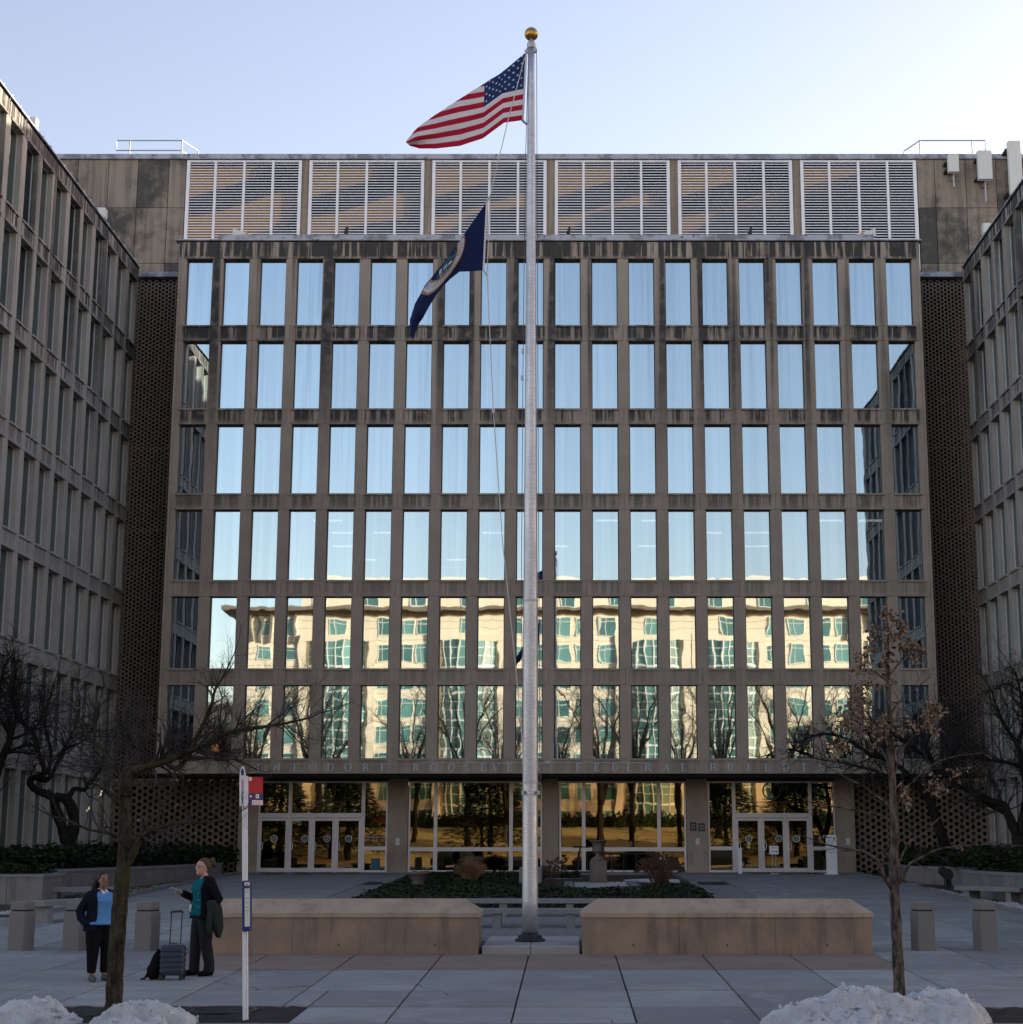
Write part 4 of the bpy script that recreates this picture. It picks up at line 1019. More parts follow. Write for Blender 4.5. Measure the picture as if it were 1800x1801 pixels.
flood(-15.0, 60.3-.9, 'black floodlight in front of the long left planter wall', 1); flood(13.1, 59.4, 'black floodlight in front of the far right planter wall', -1); flood(13.3, 49.9-1.2, 'black floodlight behind the right stone bench', -1)

# ---- ivy bed with urns, gravel square, dry plants
leafy('ivy', 'bed of dark ivy in the middle of the plaza', 'ivy', (-6.2,4.25,46.8,69.8,lambda x,y: None if (-.9 < x < 3.0 and 56.5 < y < 66) or (x > .5 and y > 64) or (1 < x < 4.3 and y > 60) else (1. if y < 56 else .8)), 42000, .10, .34, .055, M['ivy'], 8)
one('planting_bed', M['mulch'], fn=lambda b: patch(b, [(-6.3,46.7),(4.35,46.7),(4.3,70),(-6.1,70)], .02), kind='structure')
kb = thing('bed_edging', 'pale granite edging around the ivy bed', 'edging', (-.9, 46.7, gz(46.7)))
for x0, x1, y0, y1 in [(-6.55,-6.33,46.9+2.3*k,49.18+2.3*k) for k in range(10)]+[(4.36,4.58,46.9+2.3*k,49.18+2.3*k) for k in range(10)]+[(-6.3+2.12*k,-4.2+2.12*k,70.0,70.3) for k in range(5)]:
    one('edging_stone', M['bench'], parent=kb, fn=lambda b: b.prismz([(x0,y0),(x1,y0),(x1,y1),(x0,y1)], gz(y0)-.1, gz(y1)+.09))
gravel('gravel', 'square of white gravel at the foot of the urn pedestal', (.25,2.1,57.6,62.4,lambda x,y: 1.), 2600, 9, .055)
for x0, x1 in ((-.12, .18), (2.15, 2.45)):
    tag(one('granite_slab', M['bench'], fn=lambda b: b.bbox(x0, x1, 57.2, 63.2, gz(57)-.02, gz(60)+.13, .01)), 'pale granite slab edging the white gravel, %s of the urn pedestal' % ('left' if x0 < 1 else 'right'), 'slab', 'granite slabs beside the urn')
for pts, wh in (([(2.6,63.5),(4.1,62.8),(4.2,65.2),(3.4,66.3),(2.5,65.6),(2.1,64.6)], 'right of'), ([(-.95,66.0),(.55,66.4),(.6,67.3),(-.7,67.2)], 'left of')):
    one('snow_patch', M['snow'], 'thin flat snow patch on the bed %s the urn' % wh, 'snow', fn=lambda b: b.prismz(pts, gz(64), gz(65)+.05))
M['urn'] = stone_streaked('weathered_urn_stone', (.17, .145, .13), (.12, .10, .09), (.05, .045, .04))
def urn(x, y, label, z, prof, ped=None, rot=0):
    t = thing('stone_urn', label, 'urn', (x, y, z))
    one('bowl', M['urn'], parent=t, fn=lambda b: b.lathe(x, y, prof, 20), smooth=True)
    if ped: one('pedestal', M['urn'], parent=t, fn=ped)
zz = 2.03
urn(1.10, 62, 'tall stone urn on a square granite pedestal before the lobby glass', gz(62),
    [(.01,zz),(.27,zz),(.27,zz+.05),(.16,zz+.12),(.10,zz+.17),(.09,zz+.22),(.13,zz+.27),(.21,zz+.32),(.23,zz+.42),(.20,zz+.48),(.22,zz+.58),(.27,zz+.66),(.33,zz+.69),(.33,zz+.72),(.28,zz+.72),(.2,zz+.66),(.01,zz+.64)],
    lambda b: b.bbox(.79, 1.41, 61.69, 62.31, gz(62)-.02, zz-.003, .02))
z = gz(59.5)
urn(-5.2, 59.5, 'low wide stone urn standing in the ivy at the left', z, [(.01,z),(.30,z),(.31,z+.08),(.20,z+.14),(.20,z+.24),(.29,z+.34),(.32,z+.42),(.42,z+.47),(.44,z+.50),(.44,z+.54),(.36,z+.54),(.3,z+.5),(.01,z+.48)])
pd = thing('stone_block', 'pale stone block standing behind the flagpole in the ivy', 'stone block', (-1.3, 60, gz(60)))
one('block', M['bench'], parent=pd, fn=lambda b: (b.bbox(-1.70, -.90, 59.8, 60.4, 1.28, 1.83, .03), b.box(-1.45, -1.1, 59.9, 60.3, 1.1, 1.278)))
def tuft(name, label, cat, x, y, n, h, spread, mat, seed, droop=.4, heads=None, w=.012):
    rnd = random.Random(seed); t = thing(name, label, cat, (x, y, gz(y))); b = MB(); hb = MB()
    for k in range(n):
        a = rnd.uniform(0, 2*pi); r = spread*sqrt(rnd.random()); hh = h*rnd.uniform(.55, 1.05)
        p0 = Vector((x+.25*r*cos(a), y+.25*r*sin(a), gz(y))); p2 = Vector((x+r*cos(a), y+r*sin(a), gz(y)+hh*(1-droop*r/spread))); p1 = (p0+p2)/2+Vector((0,0,hh*.22))
        b.tube([p0, p1, p2], [w, w*.8, w*.3], 3)
        if heads and rnd.random() < heads:
            for q in range(5):
                d = Vector((rnd.uniform(-.09,.09), rnd.uniform(-.09,.09), rnd.uniform(-.06,.09))); c = p2+d
                hb.add([(c.x-.05,c.y,c.z),(c.x,c.y-.04,c.z+.05),(c.x+.05,c.y,c.z+.01),(c.x,c.y+.03,c.z-.05)], [(0,1,2,3)])
    b.build('stem', mat, t)
    if heads: tag(hb.build('flower_head', M['dead_flower'], t), kind='stuff')
tuft('dry_grass_clump', 'round clump of tawny dry grass in the ivy left of the flagpole', 'grass clump', -3.55, 62.5, 520, 1.05, .66, M['dry_grass'], 1, .38)
tuft('dry_shrub', 'leafless brown shrub with dead flower heads right of the urn', 'shrub', 3.3, 61.5, 130, 1.1, .85, M['dead_flower'], 2, .25, .75, .014)
tuft('dry_shrub', 'thin dead flower stems just right of the flagpole', 'shrub', -.55, 61, 22, .95, .5, M['dead_flower'], 3, .2, .8, .012)

# ---- entrance odds and ends
def kick():
    x, y = .55, 70.3; z = gz(y); t = thing('electric_scooter', 'black kick scooter with red grips parked before the lobby glass', 'scooter', (x, y, z))
    one('deck', M['black_plastic'], parent=t, fn=lambda b: (b.box(x-.1, x+.8, y-.08, y+.08, z+.10, z+.15), b.box(x+.6, x+.85, y-.05, y+.05, z+.13, z+.2)))
    one('steering_column', M['black_plastic'], parent=t, fn=lambda b: b.tube([(x-.16,y,z+.14),(x-.04,y,z+1.12)], .035, 8))
    h = one('handlebar', M['black_plastic'], parent=t, fn=lambda b: b.tube([(x-.27,y-.08,z+1.11),(x+.22,y+.08,z+1.13)], .022, 6))
    for dx in (-.33, .22): one('grip', M['sign_red'], parent=h, fn=lambda b: b.tube([(x+dx,y-.05,z+1.11),(x+dx+.12,y,z+1.12)], .03, 6))
    for dx in (-.2, .83): one('wheel', M['black_plastic'], parent=t, fn=lambda b: b.prism([(x+dx+.11*cos(2*pi*i/14), z+.115+.11*sin(2*pi*i/14)) for i in range(14)], y-.025, y+.025))
kick()
br = thing('bicycle_rack', 'black bar railing in front of the lobby glass behind the urn', 'rack', (2.0, 71, gz(71)))
one('rail', M['iron'], parent=br, fn=lambda b: (b.tube([(.75,71,2.18),(3.35,71,2.18)], .028, 6), b.tube([(.75,71,1.42),(3.35,71,1.42)], .018, 6)))
for k in range(6):
    x = .82+.5*k; one('upright', M['iron'], parent=br, fn=lambda b: (b.tube([(x,71,gz(71)),(x,71,2.18)], .02, 5), b.tube([(x+.09,71,1.42),(x+.09,71,2.18)], .01, 5)))
def sign_stand():
    x, y = 8.58, 71.2; z = gz(y); t = thing('sign_stand', 'small white arrow sign on a metal stand before the right doors', 'sign', (x, y, z))
    pn = one('sign_panel', M['white_paint'], parent=t, fn=lambda b: b.bbox(x-.19, x+.19, y-.02, y+.02, 2.16, 2.50, .008))
    one('arrow', M['ink_navy'], parent=pn, fn=lambda b: (b.box(x-.14, x+.10, y-.024, y-.021, 2.265, 2.285), b.prism([(x+.08,2.235),(x+.16,2.275),(x+.08,2.315)], y-.024, y-.021), [b.box(x-.13+.06*i, x-.09+.06*i, y-.024, y-.021, 2.41, 2.435) for i in range(5)]))
    for dx in (-.07, .07): one('post', M['galv'], parent=t, fn=lambda b: b.tube([(x+dx,y+.03,z),(x+dx,y+.03,2.2)], .016, 6))
    one('foot', M['galv'], parent=t, fn=lambda b: b.box(x-.2, x+.2, y-.12, y+.16, z, z+.03))
sign_stand()
def totem():
    x, y = 10.93, 71.0; z = gz(y); t = thing('notice_totem', 'upright white notice board with rounded top before the right sidelight', 'sign', (x, y, z))
    pts = [(x-.22,1.37),(x+.23,1.37)]+[(x+.005+.225*cos(a), 2.88+.10*sin(a)) for a in [pi*i/8 for i in range(9)]]
    pts = [(x-.22,z+.02),(x+.23,z+.02)]+[(x+.005+.225*(abs(cos(pi*i/10))**.4)*(1 if cos(pi*i/10) > 0 else -1), 2.82+.14*sin(pi*i/10)) for i in range(11)]
    p = one('panel', M['white_paint'], parent=t, fn=lambda b: b.prism(pts, y-.02, y+.02))
    def pr(b):
        b.box(x-.18, x+.02, y-.024, y-.021, 2.83, 2.86, 0); b.add([(x+.13+.045*cos(2*pi*i/12), y-.024, 2.80+.045*sin(2*pi*i/12)) for i in range(12)], [tuple(range(12))], 0)
        rnd = random.Random(5)
        for k in range(40): xx, zz = x+rnd.uniform(-.19,.17), rnd.uniform(2.3, 2.72); b.box(xx, xx+.04, y-.024, y-.021, zz, zz+.025, 1)
        b.box(x-.2, x+.21, y-.024, y-.021, 2.24, 2.26, 1)
    one('print', [M['ink_navy'], plain('grey_print', (.30, .29, .30), .7)], parent=p, fn=pr)
    one('foot', M['white_paint'], parent=t, fn=lambda b: b.box(x-.3, x+.26, y-.16, y+.16, z, z+.03))
totem()
tag(one('door_post', M['white_paint'], fn=lambda b: b.bbox(7.12, 7.28, 71.6, 71.76, gz(71.6), 2.42, .01)), 'slim white post standing left of the first right door', 'post')
for x0, x1, z0, z1, mt, lb, cat in ((5.22,5.49,3.12,3.49,'plaque','dark square plaque on the pier left of the right entrance, left one of two','plaque'), (5.57,5.85,3.10,3.44,'plaque','dark square plaque on the pier left of the right entrance, right one of two','plaque'),
        (5.45,5.61,2.56,2.80,'white_paint','small white notice under the dark plaques','notice'), (-7.34,-7.18,2.54,2.81,'white_paint','small white notice on the pier right of the left entrance','notice'),
        (11.86,12.03,2.54,2.82,'white_paint','small white notice on the pier right of the right entrance','notice'), (-13.75,-13.62,2.60,2.85,'white_paint','small white notice on the pier left of the left entrance','notice')):
    def pq(b):
        b.bbox(x0, x1, YG-.145, YG-.122, z0, z1, .006, 0)
        for k in range(4): zz = z0+(z1-z0)*(.2+.18*k); b.box(x0+.05, x1-.05, YG-.1475, YG-.1455, zz, zz+.012, 1)
    one('plaque' if cat == 'plaque' else 'notice', [M[mt], M['letter_metal'] if cat == 'plaque' else M['ink_navy']], lb, cat, fn=pq)

# ------------------------------------------------------------------ flagpole and flags
FPX, CT, ST_ = 2950., cos(radians(10.993)), sin(radians(10.993))
def at(px, py, Y):
    """point of the plane at distance Y seen at pixel (px, py) of the photograph"""
    a = (900-py)/FPX; h = Y*math.tan(radians(10.993)+math.atan(a)); d = Y*CT+h*ST_
    return Vector(((px-999)*d/FPX, Y, h+2.83))
YPole = 35.0
fp = thing('flagpole', 'tall tapered aluminium flagpole with a gilt ball standing on the granite step', 'flagpole', (-.765, YPole, .775))
def shaft(b):
    rings = []
    for k in range(25):
        z = .80+19.5*k/24; r = .160-.086*max(0, (k-7)/17); x = -.765-.055*k/24
        rings.append([(x+r*cos(2*pi*i/20), YPole+r*sin(2*pi*i/20), z) for i in range(20)])
    b.loft(rings)
one('shaft', M['pole'], parent=fp, fn=shaft, smooth=True)
one('base_collar', M['iron'], parent=fp, fn=lambda b: b.lathe(-.765, YPole, [(.30,.775),(.31,.80),(.29,.83),(.24,.84),(.25,.87),(.22,.90),(.19,.91),(.17,.95)], 24), smooth=True)
one('joint_band', M['galv'], parent=fp, fn=lambda b: [b.lathe(-.765-.055*(z-.8)/19.5, YPole, [(r, z), (r+.006, z+.005), (r+.006, z+.05), (r, z+.055)], 20) for z, r in ((3.93, .161), (7.7, .153))])
tk = one('truck', M['galv'], parent=fp, fn=lambda b: (b.lathe(-.82, YPole, [(.09,20.24),(.10,20.28),(.10,20.34),(.07,20.40),(.05,20.44)], 14), b.box(-.80, -.70, YPole-.04, YPole+.04, 20.14, 20.24), b.box(-.93, -.84, YPole-.03, YPole+.03, 20.12, 20.18)), smooth=False)
one('ball', M['brass'], parent=fp, fn=lambda b: b.lathe(-.82, YPole, [(.153*sin(pi*i/14)+.001, 20.58-.153*cos(pi*i/14)) for i in range(15)], 22), smooth=True)
rw = [at(929,82,YPole), at(926,90,YPole), at(893,215,YPole-.4), at(862,345,YPole-.6), at(857,480,YPole-.6), at(868,720,YPole-.5), at(884,950,YPole-.4), at(906,1160,YPole-.35), at(919,1300,YPole-.25), at(921,1380,YPole-.2)]
one('halyard', M['rope'], parent=fp, fn=lambda b: b.tube(rw, .010, 5))
one('halyard', M['rope_dark'], parent=fp, fn=lambda b: b.tube([at(930,84,YPole+.05), at(924,300,YPole-.1), at(920,650,YPole-.12), at(917.5,1000,YPole-.15), at(920,1380,YPole-.2)], .008, 5))
one('halyard', M['rope_dark'], parent=fp, fn=lambda b: b.tube([at(944,86,YPole-.12), at(946.5,700,YPole-.16), at(949.5,1310,YPole-.18), at(951,1388,YPole-.18)], .008, 5))
one('cleat', M['galv'], parent=fp, fn=lambda b: (b.box(-.95, -.90, YPole-.2, YPole-.1, 3.70, 3.78), b.box(-.62, -.57, YPole-.2, YPole-.1, 3.70, 3.78)))
one('snap_hook', M['galv'], parent=fp, fn=lambda b: [b.box(p.x-.03, p.x+.03, p.y-.02, p.y+.02, p.z-.05, p.z+.05) for p in (at(868,722,YPole-.5), at(920,617,YPole-.12), at(919,664,YPole-.12))])

def interp(T, u):
    for (u0, *a), (u1, *c) in zip(T, T[1:]):
        if u <= u1+1e-9:
            t = (u-u0)/(u1-u0); t2 = t*t*(3-2*t)*.35+t*.65
            return [p+(q-p)*t2 for p, q in zip(a, c)]
    return list(T[-1][1:])
def cloth(T, sc, ox, oy, Y, ripple, back):
    """T rows: u, top x,y, bottom x,y, v where the silhouette folds; returns f(u,v)->point"""
    def f(u, v):
        tx, ty, bx, by, v0 = interp(T, u)
        if v >= v0-1e-6: t = (v-v0)/max(1e-6, 1-v0); dy = 0
        else: t = min((v0-v)/max(1e-6, 1-v0)*.8, .82); dy = .10+back*(1-exp(-3*(v0-v)))
        x = tx+(bx-tx)*t; y = ty+(by-ty)*t
        edge = 1-abs(2*min(max(t, 0), 1)-1)
        d = Y+dy+ripple*sin(u*9+v*4)*u+.10*ripple*sin(u*30+v*11)-.25*(1-t)*edge*u if dy == 0 else Y+dy
        return at(ox+x/sc, oy+y/sc, d)
    return f
def cloth_mesh(b, f, nu, nv, mi):
    for j in range(nv+1):
        for i in range(nu+1):
            p = f(i/nu, j/nv); b.v.append((p.x, p.y, p.z))
    for j in range(nv):
        for i in range(nu):
            k = j*(nu+1)+i; b.f.append((k, k+nu+1, k+nu+2, k+1)); b.m.append(mi((i+.5)/nu, (j+.5)/nv))
def fabric(name, c):
    m = NM(name); p = m.pos(); m.set(col=c, rough=.8, spec=.2)
    m.bump(m.noise(m.mul(p, (5, 5, 2.2)), 1, 4), .05)
    tr = m.n('ShaderNodeBsdfTranslucent', i_Color=tuple(min(1, v*1.15) for v in c)+(1,)); mx = m.n('ShaderNodeMixShader', i_0=.30, i_1=m.b.outputs[0], i_2=tr.outputs[0])
    m.t.links.new(mx.outputs[0], m.t.nodes['Material Output'].inputs[0]); return m.m
FR, FW, FB = fabric('flag_red', (.44, .012, .042)), fabric('flag_white', (.74, .70, .74)), fabric('flag_blue', (.018, .045, .15))
FN = fabric('navy_flag', (.008, .018, .075)); FS = fabric('seal_white', (.58, .56, .60)); FG = fabric('seal_gold', (.36, .20, .11)); FT = fabric('seal_teal', (.03, .12, .16))
T1 = [(0.,1574,200,1537,972,0.), (.2,1300,430,1330,1000,2.7/13), (.4,1108,550,1092,1176,2.4/13), (.6,830,725,830,1262,4.6/13), (.8,540,915,560,1292,6.3/13), (.93,335,1065,375,1292,8.1/13), (1.,213,1215,268,1262,9.6/13)]
us = thing('flag', 'red white and blue striped flag with white stars flying at the top of the flagpole', 'flag', tuple(at(924,90,YPole)), 'flags on the pole')
cf = cloth(T1, 6.429, 680, 60, YPole-.05, .10, .45)
b = MB(); cloth_mesh(b, cf, 60, 52, lambda u, v: 2 if (u < .4 and v < 7/13) else (0 if int(v*13) % 2 == 0 else 1))
fl = b.build('flag_cloth', [FR, FW, FB], us, smooth=True)
b = MB()
for r in range(9):
    for c in range(6 if r % 2 == 0 else 5):
        su = .4*(c*2+1+(r % 2))/12; sv = 7/13*(r+1)/10
        if sv < interp(T1, su)[4]+.015: continue
        vs = []
        for k in range(10):
            a = pi/2+pi*k/5; rr = 1. if k % 2 == 0 else .42
            p = cf(max(.002, su+rr*.0125*cos(a)), sv-rr*.0205*sin(a)); vs.append((p.x, p.y-.018, p.z))
        b.add(vs, [tuple(range(10))])
tag(b.build('star', FW, us), kind='stuff')
one('hoist_band', FW, parent=us, fn=lambda b: b.tube([cf(0, i/12)+Vector((.012,-.01,0)) for i in range(13)], .022, 5))
one('snap_hook', M['galv'], parent=us, fn=lambda b: (b.tube([at(919,211,YPole), at(927,218,YPole)], .03, 5), b.tube([at(924,90,YPole), at(928,86,YPole)], .03, 5)))
T2 = [(0.,1078,105,1037,935,0.), (.12,955,280,900,948,.06), (.25,838,448,752,952,.20), (.4,690,670,640,1040,.40), (.5,590,800,555,1125,.47), (.62,480,930,470,1235,.50), (.75,330,1115,380,1380,.53), (.88,205,1345,305,1520,.55), (.95,145,1540,262,1578,.5), (1.,150,1720,182,1782,.4)]
nf = thing('flag', 'dark navy flag with a white round seal hanging limp below the striped flag', 'flag', tuple(at(855,356,YPole-.6)), 'flags on the pole')
cg = cloth(T2, 6.925, 700, 340, YPole-.62, .16, .4)
b = MB(); cloth_mesh(b, cg, 56, 40, lambda u, v: 0); b.build('flag_cloth', FN, nf, smooth=True)
def onflag(u, v): p = cg(min(max(u, 0), 1), min(max(v, 0), 1)); return (p.x, p.y-.02, p.z)
SU, SV, RU, RV = .52, .50, .27, .40
def seal(b):
    n = 72
    for r0, r1, mi in ((.70, .98, 0), (.98, 1.06, 1), (.63, .70, 1), (.0, .60, 2)):
        for i in range(n):
            a, c = 2*pi*i/n, 2*pi*(i+1)/n
            q = [(SU+RU*r*cos(t), SV+RV*r*sin(t)) for r, t in ((r0,a),(r1,a),(r1,c),(r0,c))]
            if min(v for _, v in q) < interp(T2, sum(u for u, _ in q)/4)[4]+.01: continue
            b.add([onflag(u, v) for u, v in q], [(0,1,2,3)], mi)
    for du, dv, w, h, mi in ((-.02,.10,.06,.05,0), (.05,.07,.03,.09,0), (-.09,.12,.05,.04,3), (.0,.20,.10,.04,3)):
        b.add([onflag(SU+du-w/2, SV+dv), onflag(SU+du-w/2, SV+dv+h), onflag(SU+du+w/2, SV+dv+h), onflag(SU+du+w/2, SV+dv)], [(0,1,2,3)], mi)
one('seal', [FS, FG, FT, M['galv']], parent=nf, fn=seal)
def sealtext(b):
    txt = 'UNITED STATES OFFICE OF PERSONNEL '
    for k, ch in enumerate(txt):
        if ch == ' ': continue
        a0 = radians(-200+10.4*k)
        me = text_mesh(ch, 1.0, FN, 0.)
        for p in me.polygons:
            vs = []
            for vi in p.vertices:
                co = me.vertices[vi].co; r = .92-.0-.20*(1-(co.z)); a = a0+co.x*.17
                vs.append((SU+RU*r*cos(a), SV+RV*r*sin(a)))
            if min(v for _, v in vs) < interp(T2, vs[0][0])[4]+.015: continue
            pts = [onflag(u, v) for u, v in vs]; b.add([(x, y-.012, z) for x, y, z in pts], [tuple(range(len(pts)))])
        bpy.data.meshes.remove(me)
one('lettering', FN, parent=nf, fn=sealtext)
one('hoist_band', FW, parent=nf, fn=lambda b: b.tube([cg(0, i/12)+Vector((.012,-.01,0)) for i in range(13)], .02, 5))
one('snap_hook', M['galv'], parent=nf, fn=lambda b: (b.tube([at(852,476,YPole-.62), at(857,484,YPole-.62)], .022, 5), b.tube([at(855,356,YPole-.62), at(862,345,YPole-.62)], .022, 5)))

# ------------------------------------------------------------------ bus stop post
BX, BY = -4.295, 23.25; bz = gz(BY)
bs = thing('bus_stop_post', 'slim white bus stop post with a red and blue flag sign at the kerb', 'bus stop', (BX, BY, bz))
one('post', M['white_paint'], parent=bs, fn=lambda b: (b.bbox(BX-.034, BX+.012, BY-.04, BY+.04, bz-.05, 3.30, .006), b.bbox(BX+.014, BX+.032, BY-.03, BY+.03, bz-.05, 3.27, .004)))
bl = one('blade', M['white_paint'], parent=bs, fn=lambda b: b.prism([(BX-.115+.055,3.26),(BX+.055,3.26),(BX+.055,3.66),(BX+.022,3.665),(BX+.020,3.70),(BX+.005,3.77),(BX-.017,3.80),(BX-.040,3.77),(BX-.056,3.70),(BX-.060,3.62)], BY-.075, BY-.05))
def bltext(b):
    b.add([(BX-.018+.021*cos(2*pi*i/16), BY-.0775, 3.715+.05*sin(2*pi*i/16)) for i in range(16)], [tuple(range(16))], 0)
one('roundel', M['ink_navy'], parent=bl, fn=bltext)
for body, z, mt in (('SEVENTH', 3.635, 'ink_red'), ('AVE NORTH', 3.475, 'ink_navy')): pass
def vert(b, z0, z1, n, mi):
    rnd = random.Random(n)
    for k in range(n):
        z = z0+(z1-z0)*k/(n-1); w = .011
        b.box(BX-.018-w, BX-.018+w, BY-.078, BY-.0765, z, z+.005, mi); b.box(BX-.018-w, BX-.018-w+.006, BY-.078, BY-.0765, z, z+.022, mi)
        if rnd.random() < .6: b.box(BX-.018+w-.006, BX-.018+w, BY-.0782, BY-.0767, z, z+.022, mi)
        if rnd.random() < .6: b.box(BX-.018-w, BX-.018+w, BY-.0782, BY-.0767, z+.017, z+.022, mi)
one('print', [M['ink_red'], M['ink_navy']], parent=bl, fn=lambda b: (vert(b, 3.60, 3.49, 6, 0), vert(b, 3.46, 3.30, 9, 1)))
ux, uy = .118, .42                                             # flag sign runs back from the post at an angle
def fsign(b, a, c, z0, z1, o, mi=0):
    """strip of the flag sign from fraction a to c of its width"""
    X0, Y0, X1, Y1 = BX+.045+ux*a, BY-.02+uy*a-o*.9, BX+.045+ux*c, BY-.02+uy*c-o*.9
    b.add([(X0,Y0,z0),(X1,Y1,z0),(X1,Y1,z1),(X0,Y0,z1),(X0+.01,Y0-.0+.02,z0),(X1+.01,Y1+.02,z0),(X1+.01,Y1+.02,z1),(X0+.01,Y0+.02,z1)], [(0,1,2,3),(7,6,5,4),(0,4,5,1),(1,5,6,2),(2,6,7,3),(3,7,4,0)], mi)
sg = one('sign_panel', M['sign_red'], parent=bs, fn=lambda b: fsign(b, 0, 1, 3.265, 3.655, 0))
def fprint(b):
    fsign(b, .0, 1., 3.345, 3.43, .004, 0)
    fsign(b, .02, .20, 3.60, 3.645, .004, 1); fsign(b, .06, .16, 3.612, 3.622, .006, 3)
    fsign(b, .50, .72, 3.365, 3.418, .008, 1); fsign(b, .57, .65, 3.38, 3.40, .011, 0); fsign(b, .08, .2, 3.38, 3.40, .008, 1); fsign(b, .22, .3, 3.37, 3.395, .008, 3)
    fsign(b, .0, .22, 3.275, 3.34, .004, 0); fsign(b, .25, .63, 3.275, 3.335, .004, 1); fsign(b, .68, .98, 3.275, 3.335, .004, 1)
    for k in range(3): fsign(b, .29+.11*k, .36+.11*k, 3.285, 3.292, .007, 2); fsign(b, .31+.1*k, .38+.1*k, 3.305, 3.318, .007, 2); fsign(b, .71, .95, 3.285+.016*k, 3.290+.016*k, .007, 2)
one('print', [M['sign_blue'], M['white_paint'], M['ink_navy'], M['sign_red']], parent=sg, fn=fprint)
tb = one('timetable_case', M['sign_blue'], parent=bs, fn=lambda b: b.bbox(BX-.018, BX+.100, BY-.16, BY-.045, 1.60, 2.265, .012))
def sheet(b):
    x0, x1, y = BX+.022, BX+.090, BY-.1625
    b.box(x0, x1, y, y+.002, 1.665, 2.165, 0); b.box(x0, x1, y, y+.002, 2.20, 2.245, 0)
    b.add([(x0+.005,y-.001,2.235),(x0+.03,y-.001,2.225),(x1,y-.001,2.185),(x1,y-.001,2.172)], [(0,3,2,1)], 1)
    for z in (2.15, 2.115, 2.03, 1.97, 1.915, 1.87): b.box(x0+.01, x1-.012, y-.0012, y-.0004, z, z+.006, 2)
one('timetable', [M['paper'], M['ink_red'], M['ink_navy']], parent=tb, fn=sheet)

bs.rotation_euler = (0, -radians(2.3), 0)

# ------------------------------------------------------------------ shovelled snow
def heap(label, lumps, x0, x1, y0, y1, seed, step=.045):
    b = MB(); nx, ny = int((x1-x0)/step), int((y1-y0)/step)
    def H(x, y):
        h = 0
        for cx, cy, rx, ry, hh in lumps:
            q = ((x-cx)/rx)**2+((y-cy)/ry)**2+.34*fb(x*2.6+seed, y*2.6)+.10*fb(x*9, y*9+seed)
            if q < 1.6: h = max(h, hh*(max(0, 1-q))**.72)
        if h <= 0: return -.06
        return h*(1+.22*fb(x*2.2+seed, y*2.2))+.040*fb(x*5+seed, y*5)+.012*fb(x*13, y*13+seed)+.008*fb(x*40, y*40+seed)
    for j in range(ny+1):
        for i in range(nx+1):
            x, y = x0+(x1-x0)*i/nx, y0+(y1-y0)*j/ny
            b.v.append((x+.012*fb(x*20, y*20, 3), y+.012*fb(x*20, y*20, 7), gz(max(y, 22.95))+H(x, y)-(.13 if y < 22.7 else 0)))
    for j in range(ny):
        for i in range(nx):
            k = j*(nx+1)+i
            if max(b.v[q][2]-gz(max(b.v[q][1], 22.95)) for q in (k, k+1, k+nx+1, k+nx+2)) > -.03: b.f.append((k, k+1, k+nx+2, k+nx+1)); b.m.append(0)
    nf_ = len(b.f)
    rs = random.Random(seed)                                      # broken icy lumps on the crust and round its foot
    for k in range(int(90*(x1-x0)*(y1-y0)/6)+20):
        cx, cy, rx, ry, hh = rs.choice(lumps); a = rs.uniform(0, 2*pi); q = rs.random()**.5*1.08; x, y = cx+rx*q*cos(a), max(y0, cy+ry*q*sin(a)); h = H(x, y); r = rs.uniform(.012, .045)*(1.2 if h > 0 else .7)
        z = gz(max(y, 22.95))+max(h, 0)-(.13 if y < 22.7 else 0)
        ring = [(x+r*rs.uniform(.6,1.2)*cos(2*pi*i/5), y+r*rs.uniform(.6,1.2)*sin(2*pi*i/5), z+rs.uniform(-.2,.5)*r) for i in range(5)]
        b.add(ring+[(x+rs.uniform(-.4,.4)*r, y, z+r*rs.uniform(.7,1.3)), (x, y, z-r*.5)], [(i, (i+1)%5, 5) for i in range(5)]+[((i+1)%5, i, 6) for i in range(5)])
    o = b.build('snow_heap', M['snow']); sm = [True]*nf_+[False]*(len(o.data.polygons)-nf_); o.data.polygons.foreach_set('use_smooth', sm)
    return tag(o, label, 'snow', 'shovelled snow heaps')
heap('small white snow heap at the left photo edge beside the tree', [(-7.12,23.05,.55,.75,.25), (-6.75,23.0,.32,.45,.11)], -7.9, -5.9, 22.2, 24.0, 1, .02)
heap('grey dirty snow heap between the left tree and the bus stop post', [(-5.6,22.75,.55,.72,.29), (-5.3,22.9,.42,.6,.18), (-5.9,22.7,.35,.5,.13)], -6.5, -4.3, 22.0, 23.8, 2, .02)
heap('large dirty snow heap in front of the oak trunk', [(3.75,22.95,.98,.85,.42), (3.3,22.8,.75,.7,.26), (4.3,23.0,.7,.7,.34), (4.98,23.25,.62,.78,.38)], 2.3, 6.1, 21.9, 24.4, 3, .022)

